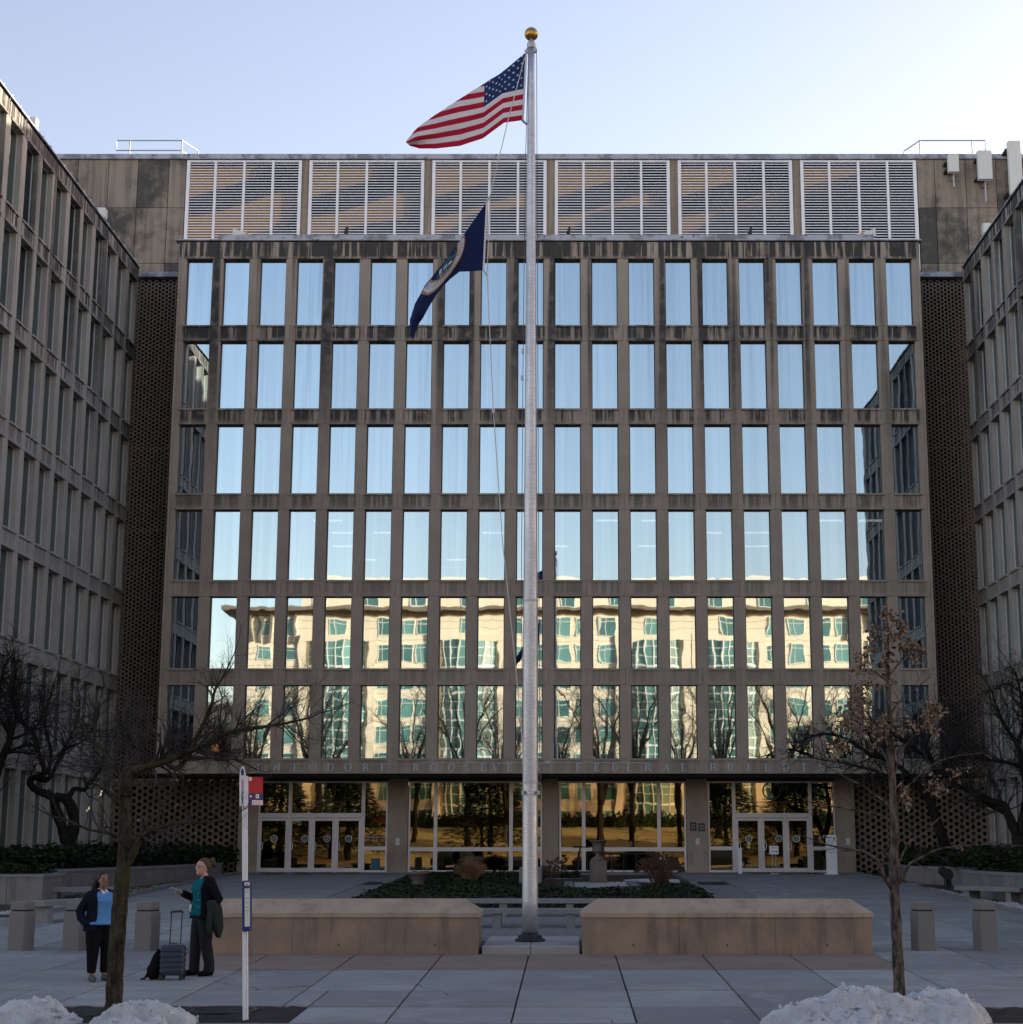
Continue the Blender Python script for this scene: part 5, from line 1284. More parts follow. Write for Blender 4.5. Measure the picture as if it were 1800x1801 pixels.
# ------------------------------------------------------------------ people
M['skin_brown'] = plain('skin_brown', (.20, .095, .055), .55, 0, .06, 20)
M['skin_pale'] = plain('skin_pale', (.46, .25, .19), .55, 0, .06, 20)
for nm, c in (('cloth_black', (.010, .010, .012)), ('cloth_navy', (.010, .012, .022)), ('cloth_sky', (.10, .26, .52)), ('cloth_teal', (.006, .115, .145)), ('cloth_white', (.70, .71, .75)), ('cloth_grey', (.026, .027, .033)), ('cloth_olive', (.030, .037, .035)), ('hair_black', (.008, .007, .007)), ('hair_brown', (.075, .045, .028)), ('shoe_green', (.06, .075, .062)), ('eye_dark', (.012, .01, .01)), ('lips', (.22, .07, .06))):
    M[nm] = plain(nm, c, .9 if 'cloth' in nm else .6, 0, .16, 14, .012 if 'cloth' in nm else .002, .05 if 'cloth' in nm else .2)
class Fig:
    def __init__(s, base, head_deg, k, name_label, cat='person', wide=1.0):
        s.base = base; a = radians(head_deg); s.f = Vector((cos(a), sin(a), 0)); s.l = Vector((-sin(a), cos(a), 0)); s.k = k; s.w = wide
        s.t = thing('person', name_label, cat, base)
    def P(s, f, l, z): v = Vector(s.base)+(s.f*f+s.l*l+Vector((0,0,z)))*s.k; return (v.x, v.y, v.z)
    def rings(s, b, R, n=16, grow=0., a0=0., a1=360.):
        """R rows: z, centre f, centre l, radius f, radius l"""
        out = []; full = a1-a0 >= 359
        for z, cf, cl, rf, rl in R:
            m = n if full else n+1
            out.append([s.P(cf+(rf+grow)*cos(radians(a0+(a1-a0)*i/n)), cl+(rl+grow)*sin(radians(a0+(a1-a0)*i/n)), z) for i in range(m)])
        if full: b.loft(out)
        else:
            m = n+1; vs = [v for r in out for v in r]; fs = [(i*m+j, i*m+j+1, i*m+m+j+1, i*m+m+j) for i in range(len(out)-1) for j in range(n)]; b.add(vs, fs)
    def tube(s, b, pts, rad, n=10): b.tube([s.P(*p) for p in pts], [r*s.k for r in rad], n)
    def ball(s, b, f, l, z, rf, rl, rz, n=12):
        s.rings(b, [(z-rz*cos(pi*i/8), f, l, rf*sin(pi*i/8)+.001, rl*sin(pi*i/8)+.001) for i in range(9)], n)
    def done(s, b, name, mat, vox=.012, smooth=2, solid=0., parent=None):
        o = b.build(name, mat, parent or s.t, smooth=True)
        if solid:
            md = o.modifiers.new('thickness', 'SOLIDIFY'); md.thickness = solid; md.offset = 0
        if vox:
            md = o.modifiers.new('skin', 'REMESH'); md.mode = 'VOXEL'; md.voxel_size = vox; md.use_smooth_shade = True
        if smooth:
            md = o.modifiers.new('soften', 'SMOOTH'); md.iterations = smooth; md.factor = .5
        return o
TORSO = [(.80,-.02,0,.10,.13),(.88,-.01,0,.128,.175),(.96,0,0,.13,.178),(1.06,.0,0,.112,.15),(1.18,.005,0,.118,.155),(1.28,.012,0,.128,.172),(1.36,.0,0,.112,.178),(1.42,-.012,0,.075,.150),(1.455,-.015,0,.055,.075)]
def wideT(w, R=TORSO, k=1.0): return [(z, f, l, rf*w*k, rl*w*k) for z, f, l, rf, rl in R]
HEADR = [(1.478,.05,0,.022,.022),(1.495,.042,0,.050,.042),(1.525,.028,0,.074,.058),(1.565,.015,0,.088,.068),(1.605,.005,0,.097,.073),(1.645,0,0,.098,.074),(1.685,-.004,0,.086,.066),(1.712,-.006,0,.058,.045),(1.726,-.006,0,.015,.012)]
def headmove(R, tf, tz=0.): return [(z+tz, f+tf, l, a, c) for z, f, l, a, c in R]
def face(F, b, tf=0., tz=0.):
    F.tube(b, [(.095+tf,0,1.625+tz),(.112+tf,0,1.592+tz),(.100+tf,0,1.575+tz)], [.008,.015,.012], 8)
    for l in (-.072, .072): F.ball(b, -.005+tf, l, 1.598+tz, .018, .010, .028, 8)
    F.tube(b, [(.088+tf,-.022,1.546+tz),(.096+tf,0,1.546+tz),(.088+tf,.022,1.546+tz)], [.007,.010,.007], 6)
    F.tube(b, [(.070+tf,-.045,1.628+tz),(.090+tf,0,1.632+tz),(.070+tf,.045,1.628+tz)], [.012,.010,.012], 6)
def facebits(F, tf=0., tz=0.):
    b = MB()
    for l in (-.033, .033): F.ball(b, .084+tf, l, 1.611+tz, .008, .012, .007, 8)
    F.done(b, 'eye', M['eye_dark'], 0, 0)
    b = MB(); F.tube(b, [(.094+tf,-.022,1.545+tz),(.102+tf,0,1.546+tz),(.094+tf,.022,1.545+tz)], [.004,.006,.004], 6); F.done(b, 'lips', M['lips'], 0, 0)
    b = MB()
    for l in (-.034, .034): F.tube(b, [(.087+tf,l-.018,1.630+tz),(.092+tf,l,1.635+tz),(.085+tf,l+.018,1.631+tz)], [.003,.004,.003], 5)
    F.done(b, 'eyebrow', M['eye_dark'], 0, 0)
def hand(F, b, wrist, d, side, curl=.5, r=.0085):
    """palm and five fingers; d = (forward, left, up) direction of the palm"""
    W = Vector(wrist); D = Vector(d).normalized(); Sd = Vector((0, side, 0)); Sd = (Sd-D*Sd.dot(D)).normalized(); Nn = D.cross(Sd)*(-side)
    F.tube(b, [W-D*.02, W+D*.03, W+D*.085], [.026,.034,.032], 8)
    for k, ln in enumerate((.062,.072,.068,.052)):
        p0 = W+D*.08+Sd*(-.026+.0175*k); p1 = p0+D*ln*.5+Nn*(-.012*curl); p2 = p1+(D*(1-curl)+Nn*(-curl)).normalized()*ln*.6
        F.tube(b, [p0, p1, p2], [r, r*.95, r*.8], 7)
    p0 = W+D*.03-Sd*.03; p1 = p0+D*.03-Sd*.028; p2 = p1+D*.032-Sd*.004
    F.tube(b, [p0, p1, p2], [.011,.0105,.009], 7)
def jacket(F, hem, flare, w, a0=38, arms=(), hemf=0.):
    b = MB(); R = [(hem, hemf, 0, .155*w+flare, .195*w+flare)]+[(z, f-.008, l, rf*w+.022, rl*w+.026) for z, f, l, rf, rl in TORSO[2:8]]+[(1.462,-.02,0,.075*w,.088)]
    F.rings(b, R, 22, 0., a0, 360-a0)
    return b

# ---- woman in the light blue sweater, hands in her jacket pockets
A = Fig((-7.66, 28.3, gz(28.3)), -50, 1.0, 'woman in a dark open jacket, light blue sweater and white collar standing behind the tree'); w = 1.32
b = MB(); A.rings(b, wideT(w*.95)); A.rings(b, [(1.43,-.01,0,.055,.056),(1.52,.005,0,.052,.052)], 12); A.rings(b, headmove(HEADR, .01)); face(A, b, .01)
for l in (-.105, .105):
    A.tube(b, [(0,l,.9),(.01,l*1.02,.50),(-.02,l*1.0,.09)], [.10,.064,.042], 12); A.tube(b, [(-.05,l,.055),(.04,l*1.1,.05),(.15,l*1.25,.03)], [.038,.042,.028], 10)
for sd in (-1, 1):
    A.tube(b, [(-.02,.185*sd,1.37),(-.095,.318*sd,1.12),(-.05,.315*sd,1.03),(.03,.235*sd,.94)], [.048,.040,.034,.028], 10); hand(A, b, (.03,.225*sd,.94), (.25,-.3*sd,-.9), sd, .7)
A.done(b, 'body', M['skin_brown'], .011)
b = MB(); A.rings(b, wideT(w, [r for r in TORSO if r[0] < 1.0]), 18, .012)
for l in (-.115, .115): A.tube(b, [(-.005,l*.95,.90),(.005,l*1.05,.66),(.01,l*1.05,.48),(-.02,l*.98,.17),(-.02,l*.98,.135)], [.142,.124,.102,.074,.070], 14)
A.done(b, 'trousers', M['cloth_black'], .014)
b = MB(); A.rings(b, [(.90,.01,0,.158*w,.19*w),(.93,.012,0,.160*w,.195*w)]+wideT(w, TORSO[2:8], 1.04), 20, .014)
A.done(b, 'sweater', M['cloth_sky'], .014)
b = MB()
for sd in (-1, 1):
    b.add([A.P(.02,.058*sd,1.472), A.P(.085,.055*sd,1.435), A.P(.135,.055*sd,1.372), A.P(.125,.012*sd,1.405), A.P(.075,.006*sd,1.430)], [(0,1,2,3,4)])
    b.add([A.P(.02,.058*sd,1.472), A.P(-.06,.045*sd,1.485), A.P(-.065,.06*sd,1.43), A.P(.05,.085*sd,1.425), A.P(.085,.055*sd,1.435)], [(0,1,2,3,4)])
A.done(b, 'collar', M['cloth_white'], 0, 0, .008)
b = jacket(A, .80, .02, w, 34); A.done(b, 'jacket', M['cloth_navy'], .013, 2, .028)
b = MB()
for sd in (-1, 1): A.tube(b, [(-.02,.165*sd,1.40),(-.055,.25*sd,1.27),(-.10,.325*sd,1.11),(-.05,.325*sd,1.02),(.04,.265*sd,.925),(.06,.225*sd,.87)], [.082,.082,.078,.074,.070,.055], 12)
A.done(b, 'sleeve', M['cloth_navy'], .013)
b = MB(); A.rings(b, [(1.60,-.035,0,.075,.080),(1.645,-.022,0,.092,.082),(1.685,-.012,0,.094,.074),(1.72,-.008,0,.066,.053),(1.737,-.008,0,.02,.02)], 14)
A.tube(b, [(-.07,.01,1.66),(-.13,-.02,1.61),(-.15,-.05,1.53),(-.14,-.07,1.45),(-.12,-.08,1.38)], [.055,.070,.075,.065,.03], 10)
for l in (-.068, .068): A.tube(b, [(.045,l*.9,1.665),(.0,l*1.08,1.63),(-.04,l,1.585)], [.016,.02,.02], 7)
A.done(b, 'hair', M['hair_black'], .010)
facebits(A, .01)
b = MB()
for l in (-.105, .105): A.tube(b, [(-.06,l,.052),(.03,l*1.1,.055),(.13,l*1.25,.045),(.17,l*1.28,.036)], [.045,.05,.044,.03], 10)
for l in (-.105, .105): A.tube(b, [(-.07,l,.014),(.17,l*1.28,.014)], [.02,.02], 6)
A.done(b, 'shoe', M['shoe_green'], .011)

# ---- woman in the teal shirt, black cardigan, holding a phone out, coat over her arm
B = Fig((-6.17, 29.15, gz(29.15)), 214, 1.115, 'woman in a teal shirt and black cardigan holding out a pale phone beside the suitcase'); w = 1.13
b = MB(); B.rings(b, wideT(w*.95)); B.rings(b, [(1.43,-.01,0,.056,.058),(1.52,.01,0,.054,.052)], 12); B.rings(b, headmove(HEADR, .03)); face(B, b, .03)
LEGS = [[(0,-.10,.9),(.05,-.11,.50),(.06,-.115,.09)], [(0,.10,.9),(-.02,.11,.50),(-.08,.12,.09)]]
for L in LEGS:
    B.tube(b, L, [.10,.064,.042], 12); x, l, z = L[2]; B.tube(b, [(x-.05,l,.05),(x+.05,l,.05),(x+.15,l*1.05,.03)], [.036,.04,.026], 10)
RA = [(-.01,-.175,1.37),(.06,-.235,1.13),(.30,-.19,1.235)]; LA = [(-.02,.185,1.37),(-.13,.285,1.13),(-.02,.30,1.00)]
B.tube(b, RA, [.048,.040,.027], 10); B.tube(b, LA, [.048,.040,.028], 10)
hand(B, b, RA[2], (.95,.08,.22), -1, .55); hand(B, b, LA[2], (-.1,.05,-1.), 1, .5)
B.done(b, 'body', M['skin_pale'], .008)
b = MB(); B.rings(b, wideT(w, [r for r in TORSO if r[0] < 1.0]), 18, .012)
for L in LEGS: (x0,l0,z0),(x1,l1,z1),(x2,l2,z2) = L; B.tube(b, [(x0,l0,.90),(x1*.6,l1,.66),(x1,l1,.48),(x2,l2,.20),(x2,l2,.055)], [.122,.108,.092,.080,.084], 14)
B.done(b, 'trousers', M['cloth_grey'], .014)
b = MB(); B.rings(b, [(.885,.012,0,.150*w,.19*w),(.93,.015,0,.158*w,.19*w)]+[(z, f+.012, l, rf*w*1.06, rl*w*1.02) for z, f, l, rf, rl in TORSO[2:8]], 20, .012)
B.tube(b, [(.055,-.10,1.43),(.10,-.05,1.405),(.115,0,1.385)], [.018,.02,.016], 7); B.tube(b, [(.055,.10,1.43),(.10,.05,1.405),(.115,0,1.385)], [.018,.02,.016], 7)
for sd in (-1, 1): B.tube(b, [(-.05,.055*sd,1.47),(.03,.072*sd,1.46),(.10,.05*sd,1.40)], [.018,.019,.016], 7)
B.done(b, 'shirt', M['cloth_teal'], .013)
b = jacket(B, .84, .03, w, 46); B.done(b, 'cardigan', M['cloth_black'], .013, 2, .026)
b = MB()
for arm, sd in ((RA, -1), (LA, 1)):
    p, q, r = arm; m2 = tuple((u*.35+v*.65) for u, v in zip(q, r))
    B.tube(b, [(p[0],p[1]*.9,1.405), tuple((u+v)/2 for u, v in zip(p, q)), q, m2, tuple(u+(v-u)*.9 for u, v in zip(q, r))], [.078,.074,.068,.058,.048], 12)
B.done(b, 'sleeve', M['cloth_black'], .013)
b = MB()
for k in range(4): B.ball(b, .150-.008*k, .150+.004*k, 1.22-.10*k, .010, .010, .010, 8)
B.done(b, 'button', M['brass'], 0, 0)
b = MB(); B.rings(b, [(1.575,-.050,0,.060,.066),(1.61,-.02,0,.084,.080),(1.655,.0,0,.100,.081),(1.695,.008,0,.094,.072),(1.728,.008,0,.064,.052),(1.745,.005,0,.02,.02)], 14)
rnd = random.Random(3)
for k in range(16):
    a = rnd.uniform(0, 2*pi); B.tube(b, [(-.085,.01,1.66),(-.115+.03*cos(a),.055*sin(a),1.685+.05*cos(a*1.7)),(-.12+.05*cos(a),.075*sin(a),1.66+.07*sin(a*1.3))], [.032,.026,.008], 6)
B.done(b, 'hair', M['hair_brown'], .010, 1)
facebits(B, .03)
b = MB()
for l in (-.036, .036): B.tube(b, [(.118, l+.030*cos(2*pi*i/12), 1.608+.022*sin(2*pi*i/12)) for i in range(13)], [.0028]*13, 5)
for l in (-.068, .068): B.tube(b, [(.114,l,1.612),(.02,l*1.12,1.612)], [.0025,.0025], 5)
B.tube(b, [(.122,-.008,1.61),(.122,.008,1.61)], [.003,.003], 5); B.done(b, 'glasses', M['iron'], 0, 0)
b = MB(); B.tube(b, [(-.02,-.075,1.47),(.09,-.055,1.41),(.165,-.04,1.25),(.185,-.03,1.06)], [.009]*4, 5); B.tube(b, [(-.02,.075,1.47),(.09,.04,1.40),(.165,-.02,1.25),(.185,-.03,1.06)], [.009]*4, 5)
ly = B.done(b, 'lanyard', M['cloth_black'], 0, 0)
b = MB()
def plate(F, b, f, l, z, w_, h, tt=.004):
    b.add([F.P(f,l-w_/2,z-h), F.P(f,l+w_/2,z-h), F.P(f,l+w_/2,z), F.P(f,l-w_/2,z), F.P(f-tt,l-w_/2,z-h), F.P(f-tt,l+w_/2,z-h), F.P(f-tt,l+w_/2,z), F.P(f-tt,l-w_/2,z)], [(0,1,2,3),(7,6,5,4),(0,4,5,1),(1,5,6,2),(2,6,7,3),(3,7,4,0)])
plate(B, b, .196, -.03, 1.05, .062, .105); bd = B.done(b, 'badge', M['cloth_white'], 0, 0, 0, ly)
b = MB()
for L in LEGS: x, l, z = L[2]; B.tube(b, [(x-.06,l,.05),(x+.04,l,.052),(x+.14,l*1.05,.04),(x+.175,l*1.06,.03)], [.044,.048,.042,.03], 10)
B.done(b, 'shoe', M['cloth_black'], .011)
# phone in the hand, coat over the arm: things of their own
p0 = Vector(B.P(.385,-.168,1.262)); d = (B.f*.92+Vector((0,0,.30))).normalized(); sdv = (B.l*.85+Vector((0,0,.35))).normalized(); nn = d.cross(sdv)
def ph(b):
    c = [p0+d*(u*.105)+sdv*(v*.042)+nn*q for q in (.0, .010) for u, v in ((-1,-1),(1,-1),(1,1),(-1,1))]
    b.add([tuple(v) for v in c], [(3,2,1,0),(4,5,6,7),(0,1,5,4),(1,2,6,5),(2,3,7,6),(3,0,4,7)])
one('phone', plain('pale_blue_phone', (.30, .38, .46), .4), 'pale blue phone held out by the woman in the teal shirt', 'phone', fn=ph)
b = MB(); rings = []
for k, (z, f0, f1, l0, l1) in enumerate(((1.13,-.10,.04,.22,.32),(1.08,-.15,.06,.20,.35),(.98,-.19,.05,.22,.36),(.85,-.21,.02,.24,.36),(.72,-.22,-.03,.25,.35),(.62,-.20,-.08,.26,.33),(.585,-.17,-.11,.27,.32))):
    n = 16; cf, cl, rf, rl = (f0+f1)/2, (l0+l1)/2, (f1-f0)/2, (l1-l0)/2
    rings.append([B.P(cf+(rf+.026*sin(5*i*2*pi/n+k*.7))*cos(2*pi*i/n), cl+(rl+.024*sin(4*i*2*pi/n+k*.6))*sin(2*pi*i/n), z+(.05*sin(i*2*pi/n*2+1) if k > 4 else 0)) for i in range(n)])
b.loft(rings); b.tube([B.P(-.02,.30,1.02), B.P(.03,.31,.85), B.P(.015,.30,.66), B.P(.0,.29,.60)], [.06,.055,.05,.045], 10); ct = b.build('coat', M['cloth_olive'], smooth=True); tag(ct, 'dark olive coat draped over the arm of the woman with the phone', 'coat')
md = ct.modifiers.new('soften', 'SUBSURF'); md.levels = 1; md.render_levels = 1

# ---- suitcase and backpack
sx, sy = -6.50, 28.5; sz = gz(sy)
sc = thing('suitcase', 'dark blue ribbed hard-shell suitcase with its handle pulled up', 'suitcase', (sx, sy, sz))
M['case'] = plain('navy_hard_shell', (.016, .028, .052), .42, 0, .15, 10)
def shell(b):
    n = 26; rings = []
    for z, g in [(.075,-.035),(.085,-.012),(.11,0)]+[(.11+.415*k/30, .010 if (k % 6) in (2,3,4) else 0.) for k in range(1, 30)]+[(.525,0),(.55,-.012),(.565,-.04)]:
        r = []
        for i in range(n):
            a = 2*pi*i/n; cx = (abs(cos(a))**.45)*(1 if cos(a) > 0 else -1); cy = (abs(sin(a))**.45)*(1 if sin(a) > 0 else -1)
            r.append((sx+cx*(.198+g), sy+cy*(.118+g), sz+z*.99))
        rings.append(r)
    b.loft(rings)
one('shell', M['case'], parent=sc, fn=shell)
one('zip_band', M['black_plastic'], parent=sc, fn=lambda b: b.bbox(sx-.203, sx+.203, sy-.012, sy+.012, sz+.10, sz+.545, .004))
hb_ = one('handle', M['black_plastic'], parent=sc, fn=lambda b: (b.tube([(sx-.085,sy+.10,sz+.5),(sx-.075,sy+.10,sz+1.06)], .010, 8), b.tube([(sx+.095,sy+.10,sz+.5),(sx+.10,sy+.10,sz+1.07)], .010, 8)))
one('grip', M['black_plastic'], parent=hb_, fn=lambda b: b.tube([(sx-.09,sy+.10,sz+1.05),(sx-.075,sy+.10,sz+1.085),(sx+.10,sy+.10,sz+1.095),(sx+.113,sy+.10,sz+1.06)], .018, 8))
one('carry_handle', M['black_plastic'], parent=sc, fn=lambda b: b.tube([(sx-.07,sy,sz+.555),(sx-.055,sy,sz+.585),(sx+.055,sy,sz+.585),(sx+.07,sy,sz+.555)], .010, 6))
for dx in (-.165, .165):
    for dy in (-.09, .09): one('wheel', M['black_plastic'], parent=sc, fn=lambda b: (b.prism([(sx+dx+.034*cos(2*pi*i/12), sz+.035+.034*sin(2*pi*i/12)) for i in range(12)], sy+dy-.016, sy+dy+.016), b.box(sx+dx-.03, sx+dx+.03, sy+dy-.024, sy+dy+.024, sz+.045, sz+.085)))
bp = thing('backpack', 'black backpack slumped against the left side of the suitcase', 'backpack', (sx-.29, sy+.05, sz))
def pack(b):
    n = 16; rings = []
    for z, cx, rx, ry in ((.01,-.31,.06,.10),(.04,-.31,.085,.125),(.14,-.305,.098,.135),(.27,-.285,.092,.13),(.38,-.265,.07,.115),(.45,-.245,.045,.08),(.475,-.235,.015,.03)):
        rings.append([(sx+cx+rx*cos(2*pi*i/n), sy+.04+ry*sin(2*pi*i/n), sz+z) for i in range(n)])
    b.loft(rings)
one('bag', M['cloth_black'], parent=bp, fn=pack, smooth=True)
one('front_pocket', M['cloth_black'], parent=bp, fn=lambda b: b.loft([[(sx-.335+rx*cos(2*pi*i/12), sy-.075+ry*sin(2*pi*i/12), sz+z) for i in range(12)] for z, rx, ry in ((.05,.05,.035),(.09,.07,.05),(.2,.065,.045),(.24,.04,.03))]), smooth=True)
one('strap', M['cloth_black'], parent=bp, fn=lambda b: (b.tube([(sx-.25,sy-.04,sz+.44),(sx-.22,sy-.10,sz+.50),(sx-.20,sy-.06,sz+.46)], .014, 6), b.tube([(sx-.36,sy-.06,sz+.10),(sx-.43,sy-.10,sz+.03),(sx-.49,sy-.10,sz+.02)], .016, 6), b.tube([(sx-.36,sy-.06,sz+.16),(sx-.41,sy-.12,sz+.06),(sx-.43,sy-.12,sz+.015)], .012, 6)))

# ------------------------------------------------------------------ bare winter trees
def smooth_path(pts, n):
    P = [Vector(p) for p in pts]; out = []
    for i in range(len(P)-1):
        a, b_, c, d = P[max(i-1,0)], P[i], P[i+1], P[min(i+2,len(P)-1)]
        for k in range(n):
            t = k/n; out.append(.5*((2*b_)+(c-a)*t+(2*a-5*b_+4*c-d)*t*t+(3*b_-a-3*c+d)*t**3))
    out.append(P[-1]); return out
def rot(v, ax, an): return Matrix.Rotation(an, 3, ax) @ v
def twig(b, rnd, p, d, ln, r, lev, gnarl=.25, up=.10, kids=(3, 4)):
    n = max(2, int(ln/.16)) if lev > 1 else 3
    n = min(n, 7); pts = [p.copy()]; q = p.copy(); dd = d.copy()
    for i in range(n):
        dd = (dd+Vector((rnd.gauss(0, gnarl), rnd.gauss(0, gnarl), rnd.gauss(0, gnarl)+up))).normalized(); q = q+dd*(ln/n); pts.append(q.copy())
    b.tube(pts, [r*(1-.72*i/n) for i in range(n+1)], 5 if r > .02 else (4 if r > .009 else 3), cap=False)
    if lev <= 0: return
    for k in range(rnd.randint(*kids)+(1 if lev > 1 else 0)):
        t = rnd.uniform(.25, 1.); i = min(int(t*n), n-1); s = pts[i].lerp(pts[i+1], t*n-i)
        ax = Vector((rnd.gauss(0,1), rnd.gauss(0,1), rnd.gauss(0,1))).normalized(); dv = (pts[i+1]-pts[i]).normalized()
        nd = rot(dv, ax.cross(dv).normalized() if ax.cross(dv).length > .1 else ax, rnd.uniform(.45, 1.1)).normalized()
        twig(b, rnd, s, nd, ln*rnd.uniform(.40, .72), r*.50*(1-.4*t), lev-1, gnarl, up, kids)
def limb(bt, bc, rnd, pts, r0, r1, n_side, lev, ln, gnarl=.25, up=.1, start=.15, seg=5, sides=9, kids=(3, 4), knob=.0):
    """a traced limb and the side branches it carries"""
    S_ = smooth_path(pts, seg); n = len(S_)-1
    R = [(r0+(r1-r0)*(i/n)**.8)*(1+knob*rnd.uniform(-1, 1)) for i in range(n+1)]
    bt.tube(S_, R, sides)
    for k in range(n_side):
        t = start+(1-start)*(k+rnd.random())/n_side; i = min(int(t*n), n-1); p = S_[i].lerp(S_[i+1], t*n-i); dv = (S_[i+1]-S_[i]).normalized()
        ax = dv.cross(Vector((rnd.gauss(0,1), rnd.gauss(0,1), rnd.gauss(0,1)))).normalized()
        nd = rot(dv, ax, rnd.uniform(.5, 1.25)).normalized(); nd.z += .15; nd.normalize()
        twig(bc, rnd, p, nd, ln*rnd.uniform(.55, 1.2)*(1-.35*t), min(R[i]*.5, .025), lev, gnarl, up, kids)
    twig(bc, rnd, S_[-1], (S_[-1]-S_[-2]).normalized(), ln*.8, r1, lev, gnarl, up, kids)
def tree(label, base, cat='tree', group=None): return thing('bare_tree', label, cat, base, group)
def pw(seq, rnd, jit=.0): 
    out = []; 
    for q in seq:
        p = at(q[0], q[1], q[2]); out.append(p)
    return out
# ---- left street tree
rnd = random.Random(21); Y = 23.65
t = tree('leaning bare street tree with mossy trunk at the lower left', (-6.13, Y, gz(Y)))
bt, bc = MB(), MB()
tr_ = [(200,1800,Y),(201,1760,Y),(204,1690,Y),(210,1610,Y),(214,1560,Y),(220,1500,Y),(222,1450,Y),(219,1400,Y+.05),(222,1360,Y+.1)]
S_ = smooth_path(pw(tr_, rnd), 5); bt.tube(S_, [.122-.035*(i/len(S_))+(.02*(1-i/5) if i < 5 else 0)+.006*sin(i*2.1) for i in range(len(S_))], 14)
limb(bt, bc, rnd, pw([(216,1530,Y),(235,1500,Y-.05),(246,1475,Y-.1),(262,1462,Y-.2),(310,1447,Y-.3),(360,1446,Y-.5),(400,1440,Y-.5)], rnd), .075, .012, 15, 2, .55, .25, .12, .35)
limb(bt, bc, rnd, pw([(222,1400,Y),(228,1365,Y),(255,1348,Y-.1),(290,1338,Y-.2),(340,1318,Y-.2),(362,1312,Y-.2),(400,1290,Y-.3),(450,1280,Y-.3),(500,1272,Y-.3),(545,1262,Y-.4)], rnd), .085, .012, 44, 2, .85, .25, .10, .2, knob=.08)
limb(bt, bc, rnd, pw([(335,1320,Y-.2),(350,1290,Y-.2),(372,1240,Y-.3),(378,1215,Y-.3),(395,1185,Y-.3),(412,1150,Y-.3)], rnd), .042, .007, 22, 2, .55, .2, .12, .1)
limb(bt, bc, rnd, pw([(345,1318,Y-.2),(385,1335,Y-.35),(415,1335,Y-.45),(450,1352,Y-.5)], rnd), .035, .008, 15, 2, .5)
limb(bt, bc, rnd, pw([(290,1338,Y-.2),(312,1352,Y-.1),(330,1335,Y),(350,1330,Y+.1)], rnd), .045, .01, 13, 2, .5)
limb(bt, bc, rnd, pw([(222,1385,Y),(205,1350,Y+.1),(180,1318,Y+.2),(160,1300,Y+.2),(140,1290,Y+.2)], rnd), .05, .01, 23, 2, .7)
limb(bt, bc, rnd, pw([(222,1365,Y),(226,1330,Y+.2),(225,1300,Y+.2),(222,1265,Y+.2)], rnd), .05, .01, 23, 2, .6, .22, .2)
limb(bt, bc, rnd, pw([(222,1440,Y),(205,1468,Y-.1),(185,1463,Y-.2),(155,1458,Y-.3),(115,1440,Y-.4),(90,1434,Y-.4),(60,1418,Y-.5)], rnd), .03, .007, 11, 1, .5)
limb(bt, bc, rnd, pw([(220,1420,Y),(195,1400,Y-.2),(170,1380,Y-.3),(110,1360,Y-.3)], rnd), .03, .007, 15, 2, .5)
bt.build('trunk', M['bark_moss'], t, smooth=True); bc.build('crown', M['twig'], t)
lb = MB(); r2 = random.Random(4)
def leaf(b, p, s, rnd):
    a, c = rnd.uniform(0, 2*pi), rnd.uniform(-1.2, 1.2); u = Vector((cos(a)*cos(c), sin(a)*cos(c), sin(c)-.5)).normalized(); v = u.cross(Vector((rnd.gauss(0,1), rnd.gauss(0,1), rnd.gauss(0,1)))).normalized(); n = u.cross(v)
    P_ = [p, p+u*s*.35+v*s*.30+n*s*.08, p+u*s*.7+v*s*.22-n*s*.05, p+u*s, p+u*s*.68-v*s*.24+n*s*.12, p+u*s*.3-v*s*.26-n*s*.06]
    b.add([tuple(q) for q in P_], [(0,1,2,3),(0,3,4,5)])
for px, py in ((57,1424),(178,1410),(188,1452),(313,1412),(252,1436),(345,1456),(142,1245),(60,1328)): leaf(lb, at(px, py, Y-.2), .10, r2); leaf(lb, at(px+3, py+2, Y-.15), .08, r2)
lb.build('leaf', M['oak_leaf'], t)

